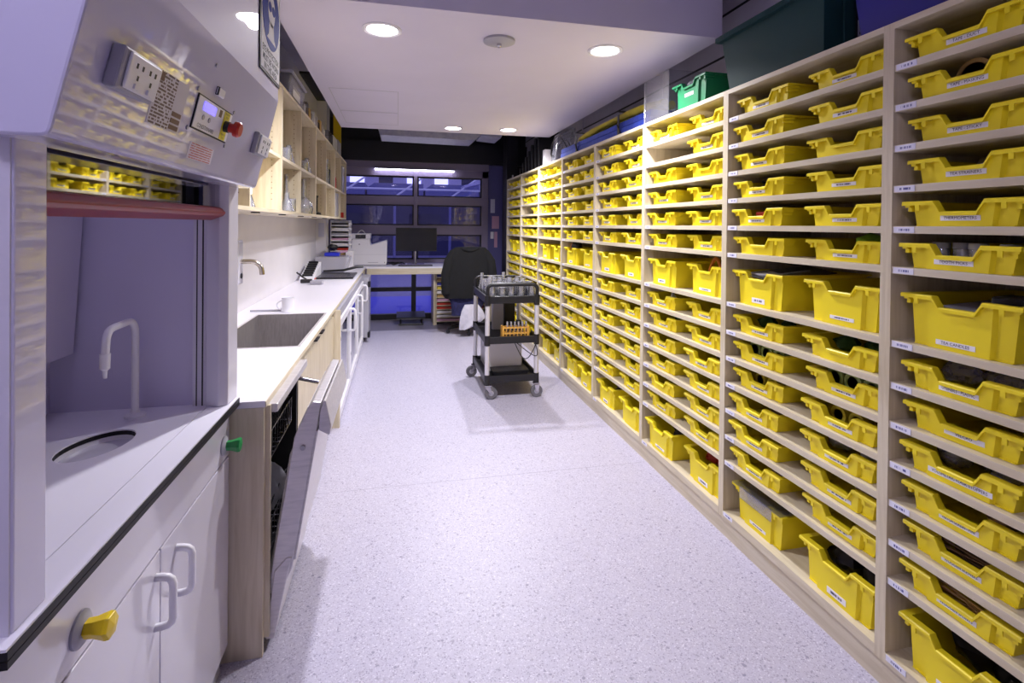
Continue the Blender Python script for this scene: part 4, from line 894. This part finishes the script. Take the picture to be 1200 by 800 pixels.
tag(box(-.87, -.70, 6.62, 6.80, BT+.195, BT+.235).build('blue_box', 'lid_blue', org=(-.78, 6.71, BT+.19), bevel=.006), 'bright blue lid on the clear tub', 'lid')
tag(lump('black_tool', (-.80, 6.84, BT+.29), .06, .05, .045, 'plastic_black', 3), 'black rounded tool resting behind the blue lid', 'tool')
tag(MB().obox((-.69, 6.87, BT+.235), (1, 0, .15), (0, 1, 0), (-.15, 0, 1), .07, .03, .012).build('pink_packet', 'paper_pink', org=(-.69, 6.87, BT+.2)), 'pink packet beside the blue lid', 'packet')
tag(box(-.66, -.56, 7.02, 7.2, BT+.001, BT+.24).build('white_caddy', 'plastic_white', org=(-.61, 7.1, BT), bevel=.006), 'white plastic caddy next to the printer', 'caddy')
tw = thing('paper_tray_tower', 'tall white rack of stacked paper drawers at the bench end', 'rack', (-.74, 7.4, BT))
MB().box(-.87, -.862, 7.2, 7.55, BT, 1.50).box(-.638, -.63, 7.2, 7.55, BT, 1.50).box(-.87, -.63, 7.54, 7.55, BT, 1.50).build('frame', 'plastic_white', tw)
for i in range(9):
    z = BT + .02 + i*.068
    box(-.862, -.638, 7.19, 7.54, z, z+.014).build('tray_shelf', 'plastic_white', tw)
    box(-.855, -.645, 7.195, 7.5, z+.0145, z+.042).build('paper_stack', ('card_white', 'paper_pink', 'paper_tan', 'red', 'card_white', 'paper_pink', 'plastic_grey', 'card_white', 'plastic_black')[i], tw)
    MB().lathe([(0, -.004), (.017, -.004), (.017, .004), (0, .004)], (-.612, 7.2, z+.03), 12, 'y').build('tray_clip', 'plastic_white', tw)
struct(box(XL, -.90, 6.98, 7.28, 0, ZC).build('trim_4', 'paint_white'), 'white boxed pier on the left wall', 'pier')
tag(box(-.99, -.92, 6.974, 6.9785, 1.28, 1.46).build('pinned_paper', 'poster_print', org=(-.95, 6.976, 1.28)), 'white sheet pinned on the boxed pier', 'notice')

# ------------------------------------------------------------------ desk below the window
dk = thing('window_desk', 'white topped desk with deep pale wooden edge below the window', 'desk', (.3, 7.65, 0))
box(XL+.003, 1.36, 7.302, YW-.08, .838, BT).build('top', 'worktop_white', dk)
box(BX+.02, 1.36, 7.302, 7.325, .755, .838).build('fascia', 'maple_x', dk)
box(.518, .545, 7.45, YW-.09, 0, .838).build('leg_panel', 'maple_z', dk); box(1.33, 1.36, 7.34, YW-.09, 0, .838).build('leg_panel', 'maple_z', dk); box(-.46, -.43, 7.34, YW-.09, 0, .838).build('leg_panel', 'maple_z', dk)
pr = thing('paper_rack', 'open wooden rack of coloured paper under the desk', 'rack', (.92, 7.7, 0))
MB().box(.55, .568, 7.48, YW-.09, 0, .75).box(1.28, 1.298, 7.48, YW-.09, 0, .75).box(.568, 1.28, YW-.10, YW-.09, 0, .75).build('frame', 'maple_z', pr)
RK = [('paper_blue', 'navy'), ('paper_tan', 'tan'), ('paper_blue', 'dark blue'), ('paper_yellow', 'yellow'), ('card_white', 'white'), ('paper_tan', 'buff'), ('paper_pink', 'pink'), ('red', 'red'), ('red', 'deep red'), ('card_white', 'plain white'), ('card_white', 'blank white'), ('paper_pink', 'pale pink')]
for i, (mt, nm) in enumerate(RK):
    z = .69 - i*.058
    box(.568, 1.28, 7.48, YW-.10, z-.012, z).build('shelf', 'maple_x', pr)
    tag(box(.575, 1.25, 7.485, 7.80, z+.0005, z+.03).build('paper_stack', mt, org=(.91, 7.65, z)), '%s paper stack on the %s tier of the rack under the desk' % (nm, ORD[i]), 'paper', 'coloured paper in the rack')
fr_ = thing('foot_rest', 'black slatted foot rest on the floor under the desk', 'foot rest', (.2, 7.72, 0))
MB().prism([(7.46, .10), (7.48, .12), (7.78, .16), (7.78, .135)], .0, .41, 'x').build('tread', 'plastic_black', fr_, bevel=.004)
for x in (.06, .36): MB().tube([(x, 7.52, 0), (x, 7.52, .11)], .012, 8).tube([(x, 7.74, 0), (x, 7.74, .14)], .012, 8).build('leg', 'plastic_black', fr_)
MB().tube([(.03, 7.52, .012), (.38, 7.52, .012)], .012, 8).build('cross_bar', 'plastic_black', fr_)
pt = thing('printer', 'white desktop printer with sloped output tray beside the monitor', 'printer', (-.38, 7.72, BT)); Y0, Y1 = 7.52, 7.92
MB().prism([(-.62, .875), (-.15, .875), (-.143, .90), (-.14, 1.21), (-.15, 1.222), (-.36, 1.155), (-.375, 1.165), (-.385, 1.238), (-.61, 1.238), (-.625, 1.22)], Y0, Y1).build('body', 'plastic_white', pt, bevel=.006)
box(-.61, -.16, Y0+.01, Y1-.01, BT, .876).build('base', 'plastic_grey', pt)
box(-.635, -.372, Y0+.02, Y1-.05, 1.239, 1.315).build('scanner_head', 'plastic_white', pt, bevel=.006); box(-.575, -.435, Y0+.012, Y0+.02, 1.248, 1.30).build('dark_opening', 'screen_black', pt)
MB().tube([(-.56+.055*i/4, Y0+.2, 1.312+.05*math.sin(PI*i/8)) for i in range(9)], .006, 6).build('handle_loop', 'plastic_white', pt)
box(-.40, -.26, Y0-.002, Y0, .905, .912).build('front_slot', 'plastic_grey', pt); box(-.62, -.15, Y0-.001, Y0, 1.02, 1.022).build('seam', 'plastic_grey', pt); box(-.175, -.168, Y0-.002, Y0, .90, .915).build('power_button', 'plastic_black', pt); MB().lathe([(0, 0), (.012, 0), (.012, -.002), (0, -.002)], (-.52, Y0, 1.165), 14, 'y').build('badge', 'plastic_grey', pt)
mo = thing('monitor', 'wide dark desktop monitor seen against the window', 'monitor', (.275, 7.72, BT))
box(-.02, .575, 7.66, 7.69, 1.06, 1.405).build('housing', 'plastic_black', mo, bevel=.004); box(-.012, .567, 7.658, 7.6605, 1.075, 1.397).build('screen', 'screen_black', mo)
MB().tube([(.27, 7.71, BT+.01), (.27, 7.71, 1.15)], .018, 12).build('stand_post', 'chrome', mo); box(.15, .40, 7.62, 7.8, BT, BT+.012).build('stand_foot', 'chrome', mo, bevel=.004)
kb = thing('keyboard', 'low dark keyboard on the desk before the monitor', 'keyboard', (.28, 7.50, BT)); box(.02, .50, 7.43, 7.57, BT, BT+.016).build('base', 'plastic_black', kb, bevel=.003)
for r_ in range(4):
    for q in range(14):
        if True: box(.032+q*.0332, .060+q*.0332, 7.442+r_*.031, 7.466+r_*.031, BT+.016, BT+.021).build('key', 'frame_dark', kb)
tag(MB().tube([(-.12+.09*math.cos(i*.9)+.01*i, 7.6+.05*math.sin(i*1.3), BT+.012+.03*abs(math.sin(i*.7))) for i in range(18)], .009, 7).build('headset_cable', 'plastic_black', org=(-.05, 7.6, BT), smooth=True), 'tangle of dark cable between printer and monitor', 'cable')
for i, (x, h, mt) in enumerate(((1.22, .16, 'plastic_white'), (1.29, .10, 'chrome'))): tag(MB().lathe([(.03, 0), (.032, h*.9), (.02, h), (0, h)], (x, 7.6, BT), 14).build('desk_pot', mt, org=(x, 7.6, BT), smooth=True), '%s pot on the desk near the steel column' % ('tall white', 'short steel')[i], 'pot', 'pots on the desk')

# ------------------------------------------------------------------ office chair with jacket
ch = thing('office_chair', 'office chair at the window desk hung with a dark jacket', 'chair', (.93, 6.95, 0)); cx, cyy = .93, 6.95
for i in range(5):
    a = PI/2*.2 + i*2*PI/5 + PI; ex, ey = cx+.27*math.cos(a), cyy+.27*math.sin(a)
    lg = MB().tube([(cx, cyy, .10), (cx+.14*math.cos(a), cyy+.14*math.sin(a), .085), (ex, ey, .065)], [.028, .022, .016], 8).build('base_leg', 'plastic_black', ch, True)
    MB().lathe([(0, -.02), (.026, -.02), (.028, 0), (.026, .02), (0, .02)], (ex, ey, .028), 12, 'y').build('caster', 'plastic_black', lg, True)
MB().tube([(cx, cyy, .08), (cx, cyy, .42)], [.03, .02], 12).build('gas_column', 'chrome', ch)
box(cx-.24, cx+.24, cyy-.23, cyy+.25, .42, .50).build('seat', 'jacket_black', ch, bevel=.03)
MB().obox((cx, cyy-.235, .83), (1, 0, 0), (0, 1, -.08), (0, .08, 1), .22, .03, .28).build('backrest', 'jacket_black', ch, bevel=.025)
def drape(name, rows, c, material, parent=None, folds=9, amp=.02, seg=36):
    """closed loft of flattened ellipses (z, halfwidth, halfdepth, xoff, yoff)"""
    mb = MB(); vs = []
    for ri, (z, hw, hd, xo, yo) in enumerate(rows):
        for k in range(seg):
            a = 2*PI*k/seg; am = amp*min(1, ri/3)*(1+.3*math.sin(ri*1.3+k))
            w_ = 1 + am/hd*math.sin(folds*a + ri*.35)*.6
            vs.append((c[0]+xo+hw*math.copysign(abs(math.cos(a))**.8, math.cos(a)), c[1]+yo+hd*math.copysign(abs(math.sin(a))**.8, math.sin(a))*w_, z))
    n = len(rows)
    fs = [(i*seg+k, i*seg+(k+1) % seg, (i+1)*seg+(k+1) % seg, (i+1)*seg+k) for i in range(n-1) for k in range(seg)]
    fs += [tuple(range(seg))]
    mb.add(vs, fs); return mb.build(name, material, parent, True, org=None if parent else (c[0], c[1], rows[-1][0]))
jk = drape('hanging_jacket', [(1.165, .15, .03, .01, -.25), (1.158, .20, .055, .01, -.25), (1.12, .245, .075, .005, -.25), (1.04, .285, .085, 0, -.255), (.92, .305, .09, -.005, -.26), (.80, .32, .095, -.012, -.265), (.68, .335, .098, -.022, -.27), (.57, .335, .098, -.03, -.27), (.50, .30, .09, -.02, -.27)], (cx, cyy), 'jacket_black', folds=8, amp=.022)
for sx in (-1, 1):
    MB().tube([(cx+sx*.21, cyy-.25, 1.10), (cx+sx*.275, cyy-.30, .98), (cx+sx*.305-.01, cyy-.325, .82), (cx+sx*.30-.02, cyy-.33, .66), (cx+sx*.285-.025, cyy-.335, .56)], [.05, .062, .06, .055, .05], 12).build('sleeve', 'jacket_black', jk, True)
MB().tube([(cx-.12, cyy-.29, 1.15), (cx-.06, cyy-.32, 1.13), (cx, cyy-.328, 1.12), (cx+.06, cyy-.32, 1.13), (cx+.12, cyy-.29, 1.15)], [.018, .024, .026, .024, .018], 8).build('collar', 'jacket_black', jk, True)
tag(jk, 'black jacket hung over the office chair back', 'jacket')
tag(drape('navy_overall', [(.60, .24, .06, -.02, -.26), (.48, .23, .065, -.02, -.26), (.36, .2, .065, -.03, -.265), (.27, .17, .06, -.06, -.265)], (cx, cyy), 'jacket_navy', folds=7, amp=.02), 'navy garment hanging below the black jacket', 'garment')
tag(drape('lab_coat', [(.42, .09, .03, .02, -.36), (.34, .14, .035, .03, -.36), (.25, .17, .035, .04, -.36), (.16, .12, .03, -.02, -.36), (.10, .05, .02, -.09, -.36)], (cx, cyy), 'coat_white', folds=5, amp=.016), 'corner of a white lab coat trailing from the chair', 'coat')

# ------------------------------------------------------------------ trolley
TX0, TX1, TY0, TY1 = .735, 1.172, 4.20, 4.87
tr = thing('service_trolley', 'three tier black and silver trolley on casters in the aisle', 'trolley', (.96, 4.56, 0))
def shelf_tray(z, lip):
    mb = MB(); mb.box(TX0, TX1, TY0, TY1, z, z+.012)
    for (a, b, c, d) in ((TX0-.01, TX1+.01, TY0-.012, TY0+.006), (TX0-.01, TX1+.01, TY1-.006, TY1+.012), (TX0-.012, TX0+.006, TY0, TY1), (TX1-.006, TX1+.012, TY0, TY1)): mb.box(a, b, c, d, z-.012, z+lip)
    return mb.build('shelf', 'plastic_black', tr, bevel=.004)
shelf_tray(.81, .05); shelf_tray(.473, .047); shelf_tray(.148, .047)
for x in (TX0+.006, TX1-.006):
    for y in (TY0+.004, TY1-.004):
        MB().tube([(x, y, .12), (x, y, .85)], .02, 14).build('post', 'alu', tr, True)
        for z in (.118, .447, .78): MB().tube([(x, y, z), (x, y, z+.085)], .0245, 14).build('post_collar', 'plastic_black', tr, True)
for y in (TY0, TY1):
    x0, x1 = TX0+.005, TX1-.005
    pts = [(x0, y, .82), (x0, y, .915)] + [(x0+.04-.04*math.cos(a), y, .915+.04*math.sin(a)) for a in [PI/2*i/5 for i in range(1, 6)]] + [(x1-.04+.04*math.sin(a), y, .915+.04*math.cos(a)) for a in [PI/2*i/5 for i in range(0, 5)]] + [(x1, y, .915), (x1, y, .82)]
    MB().tube(pts, .016, 10).build('end_handle', 'plastic_black', tr, True)
for q, (x, y) in enumerate(((TX0+.006, TY0+.004), (TX1-.006, TY0+.004), (TX0+.006, TY1-.004), (TX1-.006, TY1-.004))):
    dx, dy = ((.035, -.01), (.0, -.03), (-.035, .0), (.02, .03))[q]
    f = MB().tube([(x, y, .13), (x, y, .108)], .018, 10).box(x-.026+dx*.3, x+.026+dx*.3, y-.024, y+.024, .108, .118)
    f.prism([(x-.02, .108), (x+.024, .108), (x+dx+.012, .05), (x+dx-.012, .05)], y+dy*.5-.022, y+dy*.5-.018).prism([(x-.02, .108), (x+.024, .108), (x+dx+.012, .05), (x+dx-.012, .05)], y+dy*.5+.018, y+dy*.5+.022)
    c_ = f.build('caster_fork', 'chrome', tr)
    MB().lathe([(0, -.014), (.048, -.014), (.052, -.009), (.052, .009), (.048, .014), (0, .014)], (x+dx, y+dy*.5, .052), 22, 'y').build('wheel', 'rubber', c_, True)
    MB().lathe([(0, -.016), (.022, -.016), (.022, .016), (0, .016)], (x+dx, y+dy*.5, .052), 14, 'y').build('hub', 'plastic_grey', c_, True)
# glassware crowd on the top tray
rr = random.Random(3); n = 0
protos = {}
def glass_piece(prof, nm):
    me = MB().lathe(prof, (0, 0, 0), 12).mesh(nm, smooth=True); me.materials.append(M['glassware']); return me
PR = [('beaker', glass_piece([(.03, 0), (.032, .004), (.032, .09), (.036, .094), (.030, .09), (.030, .006)], 'beaker'), .072, 'beaker'), ('glass_tumbler', glass_piece([(.024, 0), (.027, .003), (.029, .13), (.027, .13), (.024, .006)], 'tumbler'), .062, 'glass'), ('conical_flask', glass_piece(CON, 'flask'), .09, 'flask')]
for iy in range(8):
    for ix in range(5):
        k = PR[(ix*3+iy*5+ix*iy) % 3 if (ix+iy) % 4 else 0]
        x = TX0+.055+ix*.085+rr.uniform(-.006, .006); y = TY0+.06+iy*.079+rr.uniform(-.006, .006)
        o = bpy.data.objects.new(k[0], k[1]); COL.objects.link(o); o.location = (x, y, .8225); o.scale = (.95, .95, rr.uniform(1.05, 1.6))
        tag(o, {'beaker': 'clear glass beaker crowded on the trolley top', 'glass_tumbler': 'clear glass tumbler crowded on the trolley top', 'conical_flask': 'clear glass conical flask crowded on the trolley top'}[k[0]], k[3], '%s pieces on the trolley top' % k[3])
# rack of test tubes
tk = thing('test_tube_rack', 'orange wooden test tube rack on the trolley middle shelf', 'rack', (1.01, 4.27, .486))
a0, a1, b0, b1, z0 = .875, 1.105, 4.23, 4.31, .4855
for x in (a0, a1-.014): box(x, x+.014, b0, b1, z0, z0+.11).build('end_board', 'wood_orange', tk)
for z in (z0+.004, z0+.045, z0+.092): MB().box(a0+.014, a1-.014, b0+.002, b0+.014, z, z+.012).box(a0+.014, a1-.014, b1-.014, b1-.002, z, z+.012).build('rail', 'wood_orange', tk)
for i in range(7): box(a0+.03+i*.033, a0+.036+i*.033, b0, b0+.006, z0+.004, z0+.104).build('upright', 'wood_orange', tk)
for i in range(6):
    x = a0+.05+i*.033
    tag(MB().lathe([(0, 0), (.008, .004), (.010, .012), (.010, .13), (.012, .132), (.0085, .13), (.0085, .014)], (x, (b0+b1)/2, z0+.012), 10).build('test_tube', 'glassware', org=(x, (b0+b1)/2, z0+.012), smooth=True), 'clear test tube standing in the orange trolley rack', 'test tube', 'test tubes in the trolley rack')
t = thing('yellow_reel', 'yellow tape reel with black hub on the trolley shelf', 'reel', (1.125, 4.40, z0))
MB().lathe([(.02, -.012), (.04, -.012), (.04, .012), (.02, .012), (.02, -.012)], (1.125, 4.40, z0+.04), 20, 'y').build('rim', 'knob_yellow', t, True); MB().lathe([(0, -.01), (.02, -.01), (.02, .01), (0, .01)], (1.125, 4.40, z0+.04), 16, 'y').build('hub', 'plastic_black', t, True)
tag(MB().tube([(.985+.09*math.sin(i/16*PI)*(1 if i < 8 else 1)+.01*i, 4.20-.018, .47-.12*math.sin(PI*i/16)) for i in range(17)], .004, 6).tube([(.97+.012*i, 4.178, .47-.14*math.sin(PI*i/16)) for i in range(17)], .004, 6).build('hanging_cable', 'plastic_black', org=(1.05, 4.2, .38), smooth=True), 'black cable looping down from the trolley middle shelf', 'cable')
bx_ = thing('steel_box', 'grey steel instrument with clear front on the trolley bottom shelf', 'instrument', (.96, 4.6, .161))
box(.79, 1.10, 4.45, 4.84, .1605, .41).build('body', 'alu', bx_, bevel=.006); box(.80, 1.09, 4.446, 4.45, .17, .40).build('front_panel', 'plastic_white', bx_); box(.787, .791, 4.50, 4.82, .19, .38).build('side_panel', 'plastic_grey', bx_)
box(.775, .785, 4.6, 4.66, .35, .39).build('latch', 'chrome', bx_)
bt_ = thing('black_tray', 'shallow black plastic tray in front of the steel instrument', 'tray', (.98, 4.34, .161))
MB().prism([(.82, .1605), (1.10, .1605), (1.12, .21), (.80, .21)], 4.27, 4.42).build('shell', 'plastic_black', bt_, bevel=.004)
tag(box(.87, .97, 4.66, 4.72, .4855, .76).build('grey_folder', 'plastic_grey', org=(.92, 4.69, .486)), 'upright grey folder on the trolley middle shelf', 'folder')
tag(box(.98, 1.08, 4.66, 4.74, .4855, .75).build('black_folder', 'plastic_black', org=(1.03, 4.7, .486)), 'upright black file on the trolley middle shelf', 'folder')
